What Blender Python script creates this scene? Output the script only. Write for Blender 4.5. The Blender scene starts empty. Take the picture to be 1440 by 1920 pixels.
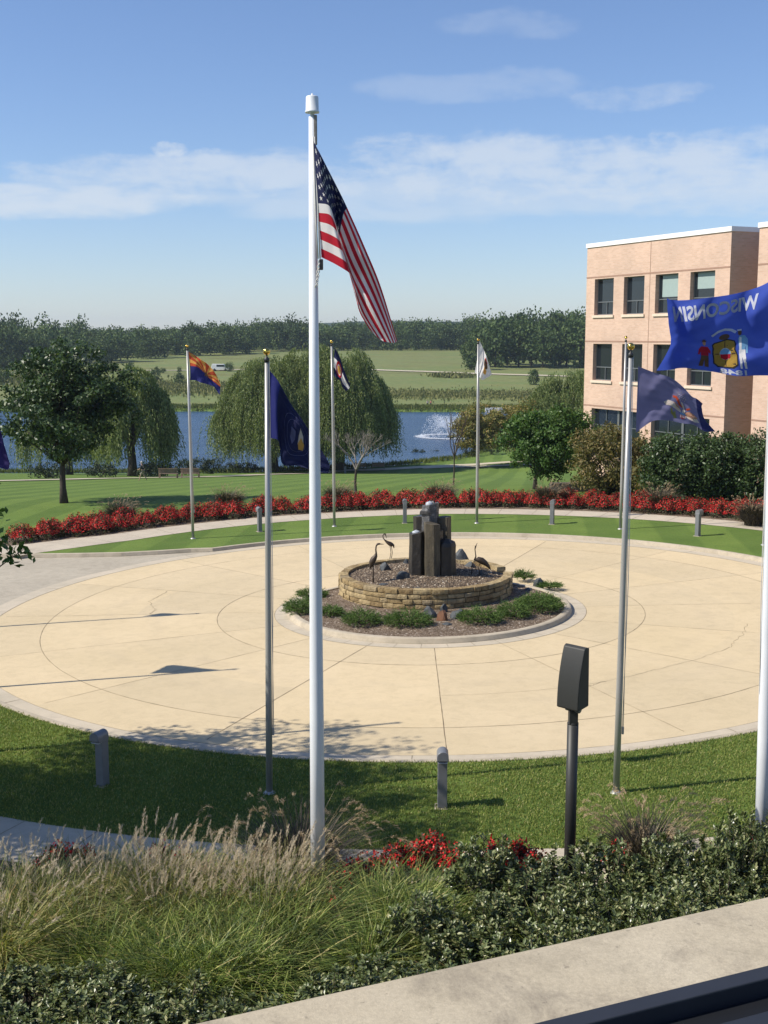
import bpy, bmesh, math, random
import numpy as np
from mathutils import Vector, Matrix, noise
from mathutils.geometry import tessellate_polygon, delaunay_2d_cdt
random.seed(7); RNG = np.random.default_rng(7)
R_ = math.radians
sc = bpy.context.scene
COL = sc.collection

# ---------------------------------------------------------------- camera
EYE = 8.5                       # eye height above the drive, metres
FPX, PITCH, ROLL = 2298.4, 0.1412, 0.002
cp, sp = math.cos(PITCH), math.sin(PITCH)
cF = np.array([0, cp, -sp]); u0 = np.array([0, sp, cp]); r0 = np.array([1., 0, 0])
cR = math.cos(ROLL)*r0 + math.sin(ROLL)*u0
cU = -math.sin(ROLL)*r0 + math.cos(ROLL)*u0
cd = bpy.data.cameras.new('camera'); cam = bpy.data.objects.new('camera', cd); COL.objects.link(cam)
cd.sensor_fit = 'HORIZONTAL'; cd.sensor_width = 36; cd.lens = FPX/1440*36
cd.clip_start = 0.05; cd.clip_end = 9000
cam.matrix_world = Matrix(((cR[0], cU[0], -cF[0], 0), (cR[1], cU[1], -cF[1], 0), (cR[2], cU[2], -cF[2], EYE), (0, 0, 0, 1)))
sc.camera = cam

# ---------------------------------------------------------------- light
SUN_EL, SUN_AZ = 43.5, 12.0     # shadows fall 12 degrees round from +X towards +Y
ts = Vector((-math.cos(R_(SUN_AZ))*math.cos(R_(SUN_EL)), -math.sin(R_(SUN_AZ))*math.cos(R_(SUN_EL)), math.sin(R_(SUN_EL))))
sl = bpy.data.lights.new('sun', 'SUN'); sl.energy = 5.0; sl.angle = R_(0.53); sl.color = (1.0, .93, .82)
so = bpy.data.objects.new('sun', sl); COL.objects.link(so)
so.rotation_euler = ts.to_track_quat('Z', 'Y').to_euler(); so.location = (-30, -6, 30)
W = bpy.data.worlds.new('World'); sc.world = W; W.use_nodes = True
def build_world():
    nt = W.node_tree; n = nt.nodes; l = nt.links; n.clear()
    def nd(t, **k):
        q = n.new(t)
        for a, b in k.items(): setattr(q, a, b)
        return q
    def math_(op, a, b=None, c=None):
        q = nd('ShaderNodeMath', operation=op)
        for i, x in enumerate((a, b, c)):
            if x is None: continue
            if isinstance(x, (int, float)): q.inputs[i].default_value = x
            else: l.new(x, q.inputs[i])
        return q.outputs[0]
    out = nd('ShaderNodeOutputWorld'); bg = nd('ShaderNodeBackground'); l.new(bg.outputs[0], out.inputs[0])
    sky = nd('ShaderNodeTexSky', sky_type='NISHITA', sun_disc=False)
    sky.sun_elevation = R_(SUN_EL); sky.sun_rotation = R_(258); sky.altitude = 200
    sky.air_density = 1.0; sky.dust_density = 0.2; sky.ozone_density = 3.5
    tint = nd('ShaderNodeMix', data_type='RGBA', blend_type='MULTIPLY'); tint.inputs[0].default_value = 1
    l.new(sky.outputs[0], tint.inputs[6]); tint.inputs[7].default_value = (*SKY_TINT, 1)
    tc = nd('ShaderNodeTexCoord'); sx = nd('ShaderNodeSeparateXYZ'); l.new(tc.outputs['Generated'], sx.inputs[0])
    az = math_('ARCTAN2', sx.outputs[0], sx.outputs[1]); el = math_('ARCSINE', sx.outputs[2])
    cb = nd('ShaderNodeCombineXYZ'); l.new(az, cb.inputs[0]); l.new(el, cb.inputs[1])
    def ns(scale, sxx, syy, det=7, rough=.6, dist=.3):
        mp = nd('ShaderNodeMapping'); l.new(cb.outputs[0], mp.inputs[0]); mp.inputs['Scale'].default_value = (sxx, syy, 1)
        t = nd('ShaderNodeTexNoise'); l.new(mp.outputs[0], t.inputs['Vector'])
        t.inputs['Scale'].default_value = scale; t.inputs['Detail'].default_value = det; t.inputs['Roughness'].default_value = rough; t.inputs['Distortion'].default_value = dist
        return t.outputs[0]
    wisp = ns(9, 1, 4.5); puff = ns(30, 1, 1.6, 8, .62, .2); warp = ns(7, 1, 2, 4, .5, 0)
    wv = math_('SUBTRACT', warp, .5)
    total = None
    # bank centre azimuth/elevation, half sizes (radians), strength
    for (ca, ce, ra, re, s, p) in CLOUDS:
        a = math_('DIVIDE', math_('SUBTRACT', az, ca), ra)
        ee = math_('ADD', el, math_('MULTIPLY', wv, .03))
        e = math_('DIVIDE', math_('SUBTRACT', ee, ce), re)
        d = math_('ADD', math_('MULTIPLY', a, a), math_('MULTIPLY', e, e))
        m = nd('ShaderNodeMapRange', interpolation_type='SMOOTHERSTEP'); l.new(d, m.inputs[0])
        m.inputs[1].default_value = 1.0; m.inputs[2].default_value = 0.0; m.inputs[3].default_value = 0; m.inputs[4].default_value = 1
        nn = math_('SUBTRACT', math_('ADD', math_('MULTIPLY', wisp, 1-p), math_('MULTIPLY', puff, p)), .5)
        dn = math_('ADD', math_('MULTIPLY', m.outputs[0], 1.55-.6*p), math_('SUBTRACT', math_('MULTIPLY', math_('MULTIPLY', nn, 3.2+2.5*p), math_('MINIMUM', math_('MULTIPLY', m.outputs[0], 3.0), 1.0)), .42))
        cl_ = nd('ShaderNodeMapRange', interpolation_type='SMOOTHSTEP'); l.new(dn, cl_.inputs[0]); cl_.inputs[1].default_value = 0; cl_.inputs[2].default_value = 1.15; cl_.inputs[3].default_value = 0; cl_.inputs[4].default_value = s
        v = cl_.outputs[0]
        total = v if total is None else math_('MAXIMUM', total, v)
    cl = nd('ShaderNodeMix', data_type='RGBA'); l.new(total, cl.inputs[0]); l.new(tint.outputs[2], cl.inputs[6])
    cl.inputs[7].default_value = (*CLOUD_COL, 1)
    l.new(cl.outputs[2], bg.inputs[0]); bg.inputs[1].default_value = 0.106
SKY_TINT = (.96, .99, 1.14); CLOUD_COL = (6.0, 6.5, 7.1)
CLOUDS = [  # az, el, half az, half el, strength, puffiness
    (.14, .128, .34, .044, .64, .45), (.34, .112, .34, .034, .55, .35), (-.12, .122, .24, .030, .62, .4), (.05, .112, .40, .030, .42, .1),
    (-.34, .105, .36, .022, .70, .25), (.08, .192, .15, .018, .20, .45), (.19, .184, .09, .014, .34, .5), (.55, .12, .4, .05, .6, .3), (-.7, .12, .4, .04, .6, .3),
    (.10, .236, .08, .016, .16, .5), (.215, .150, .035, .012, .55, .8), (-.168, .145, .022, .010, .65, .9), (-.140, .143, .016, .007, .6, .9)]
build_world()
sc.view_settings.view_transform = 'Standard'; sc.view_settings.look = 'None'; sc.view_settings.gamma = 1
sc.view_settings.exposure = 0.22
sc.cycles.max_bounces = 6; sc.cycles.transparent_max_bounces = 8; sc.cycles.diffuse_bounces = 3
sc.cycles.volume_bounces = 0

# ---------------------------------------------------------------- terrain
CX, CY = 1.446, 37.81           # centre of the turning circle
def sstep(t):
    t = np.clip(t, 0, 1); return t*t*(3-2*t)
def near_shore(x): return np.interp(x, [-400, -56, -25.6, 0, 12.6, 26, 38, 48], [172, 178.5, 183, 193, 206, 240, 290, 349])
FAR = 349.
def zt(x, y):
    x = np.asarray(x, float); y = np.asarray(y, float)
    w = np.clip((120-y)/58, 0, 1)
    z = .0229*np.clip(x, -25, 25)*w
    s = y-62
    drop = np.where(s < 0, 0, np.where(s < 8, .1010*s*s/16, .1010*(s-4)))
    drop = np.minimum(drop, 11.7)
    z = z - drop
    bx = np.clip((x-14)/30, 0, 1)           # the ground stays higher round the building
    z = z + bx*np.clip((y-70)/60, 0, 1)*3.2*np.clip((240-y)/90, 0, 1)
    f = y-FAR
    rise = np.where(f > 0, .0400*np.clip(f, 0, 351)+np.clip(f-351, 0, 900)*.004, 0)
    bump = np.where(f > 60, 1.3*np.sin(x*.011+1.3)*np.sin(f*.013)*np.clip((f-60)/120, 0, 1), 0)
    left = np.clip((-x-40)/140, 0, 1)*np.clip((f-120)/400, 0, 1)*4
    z = z + rise + bump - left
    far = np.clip((y-1500)/1200, 0, 1)
    z = z + sstep(far)*(22+16*np.sin(x*.0016+.6)+8*np.sin(x*.0047+2))
    n = near_shore(x)
    dlake = np.minimum((y-n)/4., (FAR-y)/5.)
    z = z - sstep(dlake)*2.0
    return z
def Z(x, y): return float(zt(x, y))
WATER = -12.25
def ray(u, v): return cF + (u-720)/FPX*cR - (v-960)/FPX*cU
def G(u, v, dz=0.0):
    "where the line of sight through a spot of the survey picture meets the ground"
    d = ray(u, v); t = np.arange(1.5, 1400, .05)
    P = np.array([0, 0, EYE])+d*t[:, None]
    k = int(np.argmax(P[:, 2] < zt(P[:, 0], P[:, 1])+dz)); return Vector(P[k])
def at(u, v, D):
    d = ray(u, v); return Vector((0, 0, EYE))+Vector(d)*(D/d[1])

# ---------------------------------------------------------------- node materials
def lin(h):
    h = h.lstrip('#'); c = [int(h[i:i+2], 16)/255 for i in (0, 2, 4)]
    return tuple(x/12.92 if x <= .04045 else ((x+.055)/1.055)**2.4 for x in c)
MATS = {}
class M:
    def __init__(s, name):
        s.m = bpy.data.materials.new(name); s.m.use_nodes = True; s.n = s.m.node_tree.nodes; s.l = s.m.node_tree.links
        s.b = s.n['Principled BSDF']; s.out = s.n['Material Output']; MATS[name] = s.m
        s.pos = None
    def node(s, t, **k):
        q = s.n.new(t)
        for a, b in k.items(): setattr(q, a, b)
        return q
    def coords(s, obj=False):
        if obj:
            return s.node('ShaderNodeTexCoord').outputs['Object']
        if s.pos is None: s.pos = s.node('ShaderNodeNewGeometry')
        return s.pos.outputs['Position']
    def island(s):
        if s.pos is None: s.pos = s.node('ShaderNodeNewGeometry')
        return s.pos.outputs['Random Per Island']
    def put(s, sock, v):
        if hasattr(v, 'is_linked') or hasattr(v, 'links'): s.l.new(v, sock)
        elif isinstance(v, tuple): sock.default_value = (*v, 1) if len(v) == 3 else v
        else: sock.default_value = v
    def noise(s, scale, det=4, rough=.55, vec=None, stretch=None, dist=0):
        v = vec or s.coords()
        if stretch:
            mp = s.node('ShaderNodeMapping'); s.l.new(v, mp.inputs[0]); mp.inputs['Scale'].default_value = stretch; v = mp.outputs[0]
        t = s.node('ShaderNodeTexNoise'); s.l.new(v, t.inputs['Vector'])
        t.inputs['Scale'].default_value = scale; t.inputs['Detail'].default_value = det; t.inputs['Roughness'].default_value = rough; t.inputs['Distortion'].default_value = dist
        return t.outputs[0]
    def vor(s, scale, feature='F1', out=0, vec=None):
        t = s.node('ShaderNodeTexVoronoi', feature=feature); s.l.new(vec or s.coords(), t.inputs['Vector']); t.inputs['Scale'].default_value = scale
        return t.outputs[out]
    def ramp(s, f, stops, interp='LINEAR'):
        r = s.node('ShaderNodeValToRGB'); s.put(r.inputs[0], f); e = r.color_ramp.elements; r.color_ramp.interpolation = interp
        while len(e) < len(stops): e.new(.5)
        for q, (p, c) in zip(e, stops): q.position = p; q.color = (*c, 1)
        return r.outputs[0]
    def mix(s, f, a, b, mode='MIX'):
        q = s.node('ShaderNodeMix', data_type='RGBA', blend_type=mode); s.put(q.inputs[0], f); s.put(q.inputs[6], a); s.put(q.inputs[7], b)
        return q.outputs[2]
    def rng(s, f, a, b, c, d):
        q = s.node('ShaderNodeMapRange'); s.put(q.inputs[0], f)
        for i, x in enumerate((a, b, c, d)): q.inputs[i+1].default_value = x
        return q.outputs[0]
    def bump(s, h, strength=.4, dist=.02):
        q = s.node('ShaderNodeBump'); s.put(q.inputs['Height'], h); q.inputs['Strength'].default_value = strength; q.inputs['Distance'].default_value = dist
        s.l.new(q.outputs[0], s.b.inputs['Normal']); return s
    def col(s, c): s.put(s.b.inputs['Base Color'], c); return s
    def set(s, rough=None, metal=None, spec=None, **k):
        if rough is not None: s.put(s.b.inputs['Roughness'], rough)
        if metal is not None: s.b.inputs['Metallic'].default_value = metal
        if spec is not None: s.b.inputs['Specular IOR Level'].default_value = spec
        return s
    def translucent(s, c, f):
        tr = s.node('ShaderNodeBsdfTranslucent'); s.put(tr.inputs[0], c); mx = s.node('ShaderNodeMixShader'); mx.inputs[0].default_value = f
        s.l.new(s.b.outputs[0], mx.inputs[1]); s.l.new(tr.outputs[0], mx.inputs[2]); s.l.new(mx.outputs[0], s.out.inputs[0]); return s
def plain(name, c, rough=.6, metal=0, var=.12, scale=6, spec=.5, bump=0, obj=False):
    m = M(name); v = m.coords(obj)
    n = m.noise(scale, 5, .6, v); lo = tuple(x*(1-var) for x in c); hi = tuple(min(1, x*(1+var)) for x in c)
    m.col(m.ramp(n, [(.25, lo), (.75, hi)])).set(rough, metal, spec)
    if bump: m.bump(m.noise(scale*6, 4, .6, v), bump, .01)
    return m.m
def leafmat(name, stops, rough=.5, tr=.25, spec=.3, tcol=None, big=0.0, bigscale=.4):
    m = M(name); c = m.ramp(m.island(), stops)
    if big:
        c = m.mix(1.0, c, m.ramp(m.noise(bigscale, 2), [(.3, (1-big,)*3), (.7, (1+big*.4,)*3)]), 'MULTIPLY')
    m.col(c).set(rough, 0, spec)
    if tr: m.translucent(m.mix(1, c, tcol or (1.4, 1.5, .6), 'MULTIPLY'), tr)
    return m.m

# ---------------------------------------------------------------- mesh helpers
def mesh_from_arrays(name, V, F, mats, mi=None, smooth=False):
    me = bpy.data.meshes.new(name); V = np.asarray(V, np.float32).reshape(-1, 3); F = np.asarray(F, np.int32)
    me.vertices.add(len(V)); me.vertices.foreach_set('co', V.ravel())
    k = F.shape[1]; me.loops.add(F.size); me.loops.foreach_set('vertex_index', F.ravel())
    me.polygons.add(len(F)); me.polygons.foreach_set('loop_start', np.arange(len(F), dtype=np.int32)*k)
    for m in mats: me.materials.append(m)
    if mi is not None: me.polygons.foreach_set('material_index', np.asarray(mi, np.int32))
    me.polygons.foreach_set('use_smooth', np.full(len(F), bool(smooth)))
    me.update(calc_edges=True); return me
def link(name, me, parent=None, **props):
    o = bpy.data.objects.new(name, me); COL.objects.link(o)
    if parent is not None: o.parent = parent
    for k, v in props.items(): o[k] = v
    return o
def tag(o, label, cat, group=None):
    o['label'] = label; o['category'] = cat
    if group: o['group'] = group
    return o
def thing(name, label, cat, loc=(0, 0, 0), rz=0, group=None):
    o = bpy.data.objects.new(name, None); COL.objects.link(o); o.location = loc; o.rotation_euler = (0, 0, rz); o.empty_display_size = .2
    return tag(o, label, cat, group)
def dup(root, loc, rz=0, scale=None, label=None, group=None):
    r = root.copy(); COL.objects.link(r); r.location = loc; r.rotation_euler = (0, 0, rz)
    if scale is not None: r.scale = (scale,)*3 if not isinstance(scale, tuple) else scale
    if label: r['label'] = label
    if group: r['group'] = group
    for ch in list(root.children):
        c = ch.copy(); COL.objects.link(c); c.parent = r
        for g in ch.children:
            d = g.copy(); COL.objects.link(d); d.parent = c
    return r
class MB:
    def __init__(s): s.v = []; s.f = []; s.mi = []; s.sm = []
    def add(s, vs, fs, mi=0, smooth=False):
        b = len(s.v); s.v += [tuple(p) for p in vs]
        for f in fs: s.f.append([b+i for i in f]); s.mi.append(mi); s.sm.append(smooth)
    def box(s, c, d, rz=0, mi=0, taper=1.0, tilt=None):
        m = Matrix.Rotation(rz, 3, 'Z')
        if tilt: m = m @ Matrix.Rotation(tilt[0], 3, 'X') @ Matrix.Rotation(tilt[1], 3, 'Y')
        vs = []
        for z in (-1, 1):
            k = taper if z > 0 else 1
            for x, y in ((-1, -1), (1, -1), (1, 1), (-1, 1)): vs.append(Vector(c)+m @ Vector((x*d[0]/2*k, y*d[1]/2*k, z*d[2]/2)))
        s.add(vs, [(3, 2, 1, 0), (4, 5, 6, 7), (0, 1, 5, 4), (1, 2, 6, 5), (2, 3, 7, 6), (3, 0, 4, 7)], mi); return s
    def tube(s, pts, rad, n=8, mi=0, cap=True, smooth=True, flat=1.0):
        pts = [Vector(p) for p in pts]; rad = rad if hasattr(rad, '__len__') else [rad]*len(pts); vs = []; up = None
        for i, p in enumerate(pts):
            t = (pts[min(i+1, len(pts)-1)]-pts[max(i-1, 0)]).normalized()
            a = up if up is not None and abs(up.dot(t)) < .95 else (Vector((0, 0, 1)) if abs(t.z) < .9 else Vector((1, 0, 0)))
            b = t.cross(a).normalized(); a = b.cross(t).normalized(); up = a
            for k in range(n):
                g = 2*math.pi*k/n; vs.append(p+(b*math.cos(g)*flat+a*math.sin(g))*rad[i])
        fs = [(i*n+k, i*n+(k+1) % n, (i+1)*n+(k+1) % n, (i+1)*n+k) for i in range(len(pts)-1) for k in range(n)]
        if cap: fs += [tuple(range(n))[::-1], tuple((len(pts)-1)*n+k for k in range(n))]
        s.add(vs, fs, mi, smooth); return s
    def lathe(s, c, prof, n=16, mi=0, smooth=True):
        c = Vector(c); vs = [c+Vector((r*math.cos(2*math.pi*k/n), r*math.sin(2*math.pi*k/n), z)) for r, z in prof for k in range(n)]
        fs = [(i*n+k, i*n+(k+1) % n, (i+1)*n+(k+1) % n, (i+1)*n+k) for i in range(len(prof)-1) for k in range(n)]
        fs += [tuple(range(n))[::-1], tuple((len(prof)-1)*n+k for k in range(n))]
        s.add(vs, fs, mi, smooth); return s
    def prism(s, poly, axis, ext, mi=0):
        "poly of 3-D points swept by vector ext"
        n = len(poly); e = Vector(ext); vs = [Vector(p) for p in poly]+[Vector(p)+e for p in poly]
        fs = [tuple(range(n))[::-1], tuple(range(n, 2*n))]+[(k, (k+1) % n, n+(k+1) % n, n+k) for k in range(n)]
        s.add(vs, fs, mi); return s
    def build(s, name, mats, parent=None, bevel=0, seg=2, **props):
        mats = mats if isinstance(mats, (list, tuple)) else [mats]
        me = bpy.data.meshes.new(name); me.from_pydata([tuple(v) for v in s.v], [], s.f)
        for m in mats: me.materials.append(m)
        me.polygons.foreach_set('material_index', s.mi); me.polygons.foreach_set('use_smooth', s.sm)
        bm = bmesh.new(); bm.from_mesh(me); bmesh.ops.recalc_face_normals(bm, faces=bm.faces)
        if bevel: bmesh.ops.bevel(bm, geom=[e for e in bm.edges if e.calc_face_angle(0) > .5], offset=bevel, segments=seg, affect='EDGES', profile=.6)
        bm.to_mesh(me); bm.free(); me.update()
        return link(name, me, parent, **props)
def rock(name, c, size, mat, seed, parent=None, rz=0, flatten=.15, detail=2, **props):
    bm = bmesh.new(); bmesh.ops.create_icosphere(bm, subdivisions=detail, radius=1)
    rnd = random.Random(seed); planes = [(Vector((rnd.uniform(-1, 1), rnd.uniform(-1, 1), rnd.uniform(-.6, 1))).normalized(), rnd.uniform(.45, .8)) for _ in range(11)]
    for v in bm.verts:
        p = v.co.copy()
        for n_, d in planes:
            q = p.dot(n_)
            if q > d: p -= n_*(q-d)
        p += Vector([noise.noise(p*3+Vector((seed, k*7, 0))) for k in range(3)])*.05
        v.co = Vector((p.x*size[0], p.y*size[1], max(p.z, -.5)*size[2]))
    me = bpy.data.meshes.new(name); bm.to_mesh(me); bm.free(); me.materials.append(mat)
    o = link(name, me, parent, **props); o.location = c; o.rotation_euler = (0, 0, rz); return o

# ---------------------------------------------------------------- foliage helpers
def unit(n):
    v = RNG.normal(size=(n, 3)); return v/np.linalg.norm(v, axis=1, keepdims=True)
def leaf_quads(P, L, Wd, N=None, D=None, droop=0, fold=False):
    "pointed leaf quads at points P; length L, width Wd arrays; optional normals N and directions D"
    n = len(P); L = np.broadcast_to(L, n)[:, None]; Wd = np.broadcast_to(Wd, n)[:, None]
    d = unit(n) if D is None else D/np.linalg.norm(D, axis=1, keepdims=True)
    nn = unit(n) if N is None else N
    s = np.cross(d, nn); s /= np.linalg.norm(s, axis=1, keepdims=True)+1e-9
    a = P; b = P+d*L*.5+s*Wd*.5; c = P+d*L; e = P+d*L*.5-s*Wd*.5
    V = np.stack([a, b, c, e], 1)
    return V
def quads_mesh(name, V, mats, mi=None):
    n = len(V); return mesh_from_arrays(name, V.reshape(-1, 3), np.arange(n*4).reshape(n, 4), mats, mi)
def crown_points(n_clumps, per, centre, rad, clump_r, flat=.7, shell=.55, seed=0, top=1.0, egg=0.0):
    "clump centres through an ellipsoid with an uneven outline; returns leaf points, outward normals, clump centres"
    g = np.random.default_rng(seed); c = g.normal(size=(n_clumps, 3)); c /= np.linalg.norm(c, axis=1, keepdims=True)
    r = (shell+(1-shell)*g.random(n_clumps))[:, None]
    lump = np.array([1+.22*noise.noise(Vector(q)*2.1+Vector((seed*3.1, 0, 0))) + .12*noise.noise(Vector(q)*5+Vector((seed, 4, 0))) for q in c])[:, None]
    k = c*r*lump
    if egg: k[:, :2] *= (1-egg*k[:, 2:3])
    k = k*np.array(rad)+np.array(centre)
    cr = clump_r*(.6+.8*g.random(n_clumps))
    idx = np.repeat(np.arange(n_clumps), per)
    o = g.normal(size=(len(idx), 3)); o /= np.linalg.norm(o, axis=1, keepdims=True); o *= (g.random(len(idx))**.45)[:, None]
    o[:, 2] *= flat
    P = k[idx]+o*cr[idx][:, None]
    N = o*.7+(P-np.array(centre))/np.array(rad)*.5+g.normal(size=P.shape)*.45+np.array([0, 0, .35])
    N /= np.linalg.norm(N, axis=1, keepdims=True)
    return P, N, k
def limbs(mb, base, h, r, targets, seed, fork=.35, mi=0, nseg=5, every=1, tipr=.012, trunk_top=.8):
    rnd = random.Random(seed); b = Vector(base)
    pts = [b+Vector((math.sin(i*1.3+seed)*.03*h*i/6, math.cos(i*1.7+seed)*.02*h*i/6, h*trunk_top*i/6)) for i in range(7)]
    rr = [r*(1.35 if i == 0 else 1)*(1-.11*i) for i in range(7)]
    mb.tube(pts, rr, 9, mi)
    for t in targets[::every]:
        t = Vector(t); hz = min(max((t.z-b.z)*rnd.uniform(.35, .62), h*fork), h*trunk_top*.97)
        k = (hz/(h*trunk_top))*6; i = min(int(k), 5); s = pts[i].lerp(pts[i+1], k-i)
        m = s.lerp(t, .5)+Vector((rnd.uniform(-.1, .1), rnd.uniform(-.1, .1), rnd.uniform(0, .18)))*(t-s).length*.7
        r1 = r*.42*(1-.07*k)
        mb.tube([s, s.lerp(m, .55), m, m.lerp(t, .5)+Vector((0, 0, .02)), t], [r1, r1*.75, r1*.5, r1*.3, tipr], 5, mi)
def tree(name, label, cat, loc, h, crown_c, crown_r, clumps, per, clump_r, L, Wd, lm, bark, tr, seed, shell=.5, flat=.7, fork=.3, group=None, egg=0, every=1, stray=0):
    root = thing(name, label, cat, loc, 0, group)
    P, N, k = crown_points(clumps, per, crown_c, crown_r, clump_r, flat, shell, seed, egg=egg)
    D = unit(len(P))+np.array([0, 0, -.25])
    V = leaf_quads(P, L*(.7+.6*RNG.random(len(P))), Wd, N, D)
    link('crown', quads_mesh('crown', V, [lm]), root)
    mb = MB(); limbs(mb, (0, 0, -.1), h, tr, list(k), seed, fork, every=every); mb.build('trunk', bark, root)
    return root

# ---------------------------------------------------------------- materials
m = M('lawn_grass')
base = m.ramp(m.noise(.35, 5, .6), [(.3, (.104, .166, .036)), (.7, (.142, .212, .048))])
fine = m.ramp(m.noise(38, 4, .75), [(.3, (.55, .58, .5)), (.5, (1, 1, 1)), (.72, (1.45, 1.38, 1.15))])
c_ = m.mix(1, base, fine, 'MULTIPLY')
dry = m.rng(m.noise(2.3, 5, .7), .56, .74, 0, .32)
c_ = m.mix(dry, c_, (.19, .18, .07))
wv = m.node('ShaderNodeTexWave', wave_type='BANDS', bands_direction='X', wave_profile='SIN'); mp = m.node('ShaderNodeMapping')
m.l.new(m.coords(), mp.inputs[0]); mp.inputs['Rotation'].default_value = (0, 0, R_(7)); m.l.new(mp.outputs[0], wv.inputs['Vector']); wv.inputs['Scale'].default_value = .105; wv.inputs['Distortion'].default_value = .5
c_ = m.mix(1, c_, m.ramp(wv.outputs[0], [(.42, (.86, .89, .86)), (.58, (1.10, 1.08, 1.04))]), 'MULTIPLY')
sy = m.node('ShaderNodeSeparateXYZ'); m.l.new(m.coords(), sy.inputs[0])
farm = m.rng(sy.outputs[1], 352, 362, 0, 1)
meadow = m.ramp(m.noise(.022, 6, .65, stretch=(1, 2.2, 1)), [(.30, (.15, .160, .060)), (.48, (.19, .210, .080)), (.62, (.155, .20, .070)), (.8, (.235, .220, .105))])
meadow = m.mix(1, meadow, m.ramp(m.noise(.5, 4, .7), [(.3, (.8, .82, .8)), (.7, (1.15, 1.12, 1.1))]), 'MULTIPLY')
c_ = m.mix(farm, c_, meadow)
wood = m.rng(sy.outputs[1], 780, 900, 0, 1)
c_ = m.mix(wood, c_, (.035, .055, .022))
m.col(c_).set(.9, 0, .15); m.bump(m.noise(60, 4, .8), .8, .03); LAWN = m.m

def concrete(name, lo, hi, scale=.6, stain=.25, spk=.12):
    m = M(name); c = m.ramp(m.noise(scale, 6, .62), [(.3, lo), (.7, hi)])
    c = m.mix(1, c, m.ramp(m.noise(3.1, 6, .7, dist=.6), [(.25, (1-stain,)*3), (.55, (1, 1, 1))]), 'MULTIPLY')
    c = m.mix(1, c, m.ramp(m.noise(85, 3, .8), [(.3, (1-spk,)*3), (.7, (1+spk*.5,)*3)]), 'MULTIPLY')
    m.col(c).set(.85, 0, .25); m.bump(m.noise(40, 5, .8), .25, .01); return m
m = concrete('tan_drive_concrete', (.60, .485, .30), (.68, .55, .35), .22, .12, .14)
_c = m.b.inputs['Base Color'].links[0].from_socket
_v = m.node('ShaderNodeVectorMath', operation='SUBTRACT'); m.l.new(m.coords(), _v.inputs[0]); _v.inputs[1].default_value = (1.446, 37.81, 0)
_s = m.node('ShaderNodeSeparateXYZ'); m.l.new(_v.outputs[0], _s.inputs[0])
def _m(op, a, b=None):
    q = m.node('ShaderNodeMath', operation=op); m.put(q.inputs[0], a)
    if b is not None: m.put(q.inputs[1], b)
    return q.outputs[0]
_a = _m('FLOOR', _m('DIVIDE', _m('ADD', _m('ARCTAN2', _s.outputs[1], _s.outputs[0]), math.radians(90.6)), math.radians(22.5)))
_r = _m('SQRT', _m('ADD', _m('MULTIPLY', _s.outputs[0], _s.outputs[0]), _m('MULTIPLY', _s.outputs[1], _s.outputs[1])))
_k = _m('ADD', _m('GREATER_THAN', _r, 6.64), _m('ADD', _m('GREATER_THAN', _r, 9.25), _m('GREATER_THAN', _r, 11.84)))
_cb = m.node('ShaderNodeCombineXYZ'); m.put(_cb.inputs[0], _a); m.put(_cb.inputs[1], _k)
_w = m.node('ShaderNodeTexWhiteNoise'); m.l.new(_cb.outputs[0], _w.inputs[0])
_c = m.mix(1, _c, m.ramp(_w.outputs[0], [(0, (.925, .93, .94)), (1, (1.03, 1.02, 1.0))]), 'MULTIPLY')
_t = _m('MULTIPLY', m.rng(_m('ABSOLUTE', _m('SUBTRACT', _m('ABSOLUTE', _m('SUBTRACT', _r, 9.3)), .85)), 0, .42, 1, 0), m.rng(m.noise(.9, 5, .6), .4, .65, 0, .16))
_c = m.mix(_t, _c, (.36, .30, .22))
_st = m.rng(m.noise(1.3, 7, .75, dist=1.2), .64, .74, 0, .22); m.col(m.mix(_st, _c, (.38, .30, .20)))
DRIVE = m.m
KERB = concrete('kerb_concrete', (.42, .36, .265), (.52, .45, .34), .8, .25).m
GUT = concrete('gutter_concrete', (.48, .42, .315), (.58, .50, .38), .5, .15).m
WALK = concrete('walk_concrete', (.47, .41, .32), (.56, .49, .38), .5, .18).m
ROAD = concrete('road_asphalt', (.42, .37, .285), (.50, .445, .345), .35, .22, .25).m
PATH = concrete('path_limestone', (.50, .44, .32), (.60, .53, .39), .8, .15).m
JOINT = plain('dark_joint', (.17, .125, .075), .9, var=.5, scale=3)  # dark brown of the joints and cracks
LEDGE = None
m = M('mulch_chips')
cc = m.ramp(m.vor(34, out=1), [(.0, (.095, .065, .042)), (.35, (.16, .115, .078)), (.7, (.25, .19, .135)), (1, (.40, .33, .25))])
m.col(m.mix(1, cc, m.ramp(m.noise(2, 4), [(.3, (.75,)*3), (.7, (1.1,)*3)]), 'MULTIPLY')).set(.9, 0, .2); m.bump(m.vor(34), .9, .03); MULCH = m.m
m = M('river_gravel')
cc = m.ramp(m.vor(26, out=1), [(.0, (.05, .035, .022)), (.4, (.11, .076, .045)), (.75, (.20, .14, .085)), (1, (.38, .30, .20))])
m.col(cc).set(.7, 0, .4); m.bump(m.vor(26), 1.0, .04); GRAVEL = m.m
SOIL = plain('dark_soil', (.035, .026, .018), .95, var=.4, scale=4)
m = M('lake_water')
m.col(m.ramp(m.noise(.12, 6, .7, stretch=(.35, 1, 1)), [(.35, (.022, .058, .125)), (.65, (.040, .092, .18))])).set(.22, 0, .5)
wn = m.node('ShaderNodeMath', operation='ADD'); m.l.new(m.noise(1.6, 4, .65, stretch=(1, 1, 1)), wn.inputs[0]); m.l.new(m.noise(.35, 3, .5, stretch=(.5, 1, 1)), wn.inputs[1])
m.bump(wn.outputs[0], .95, .55); WATERM = m.m

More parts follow.
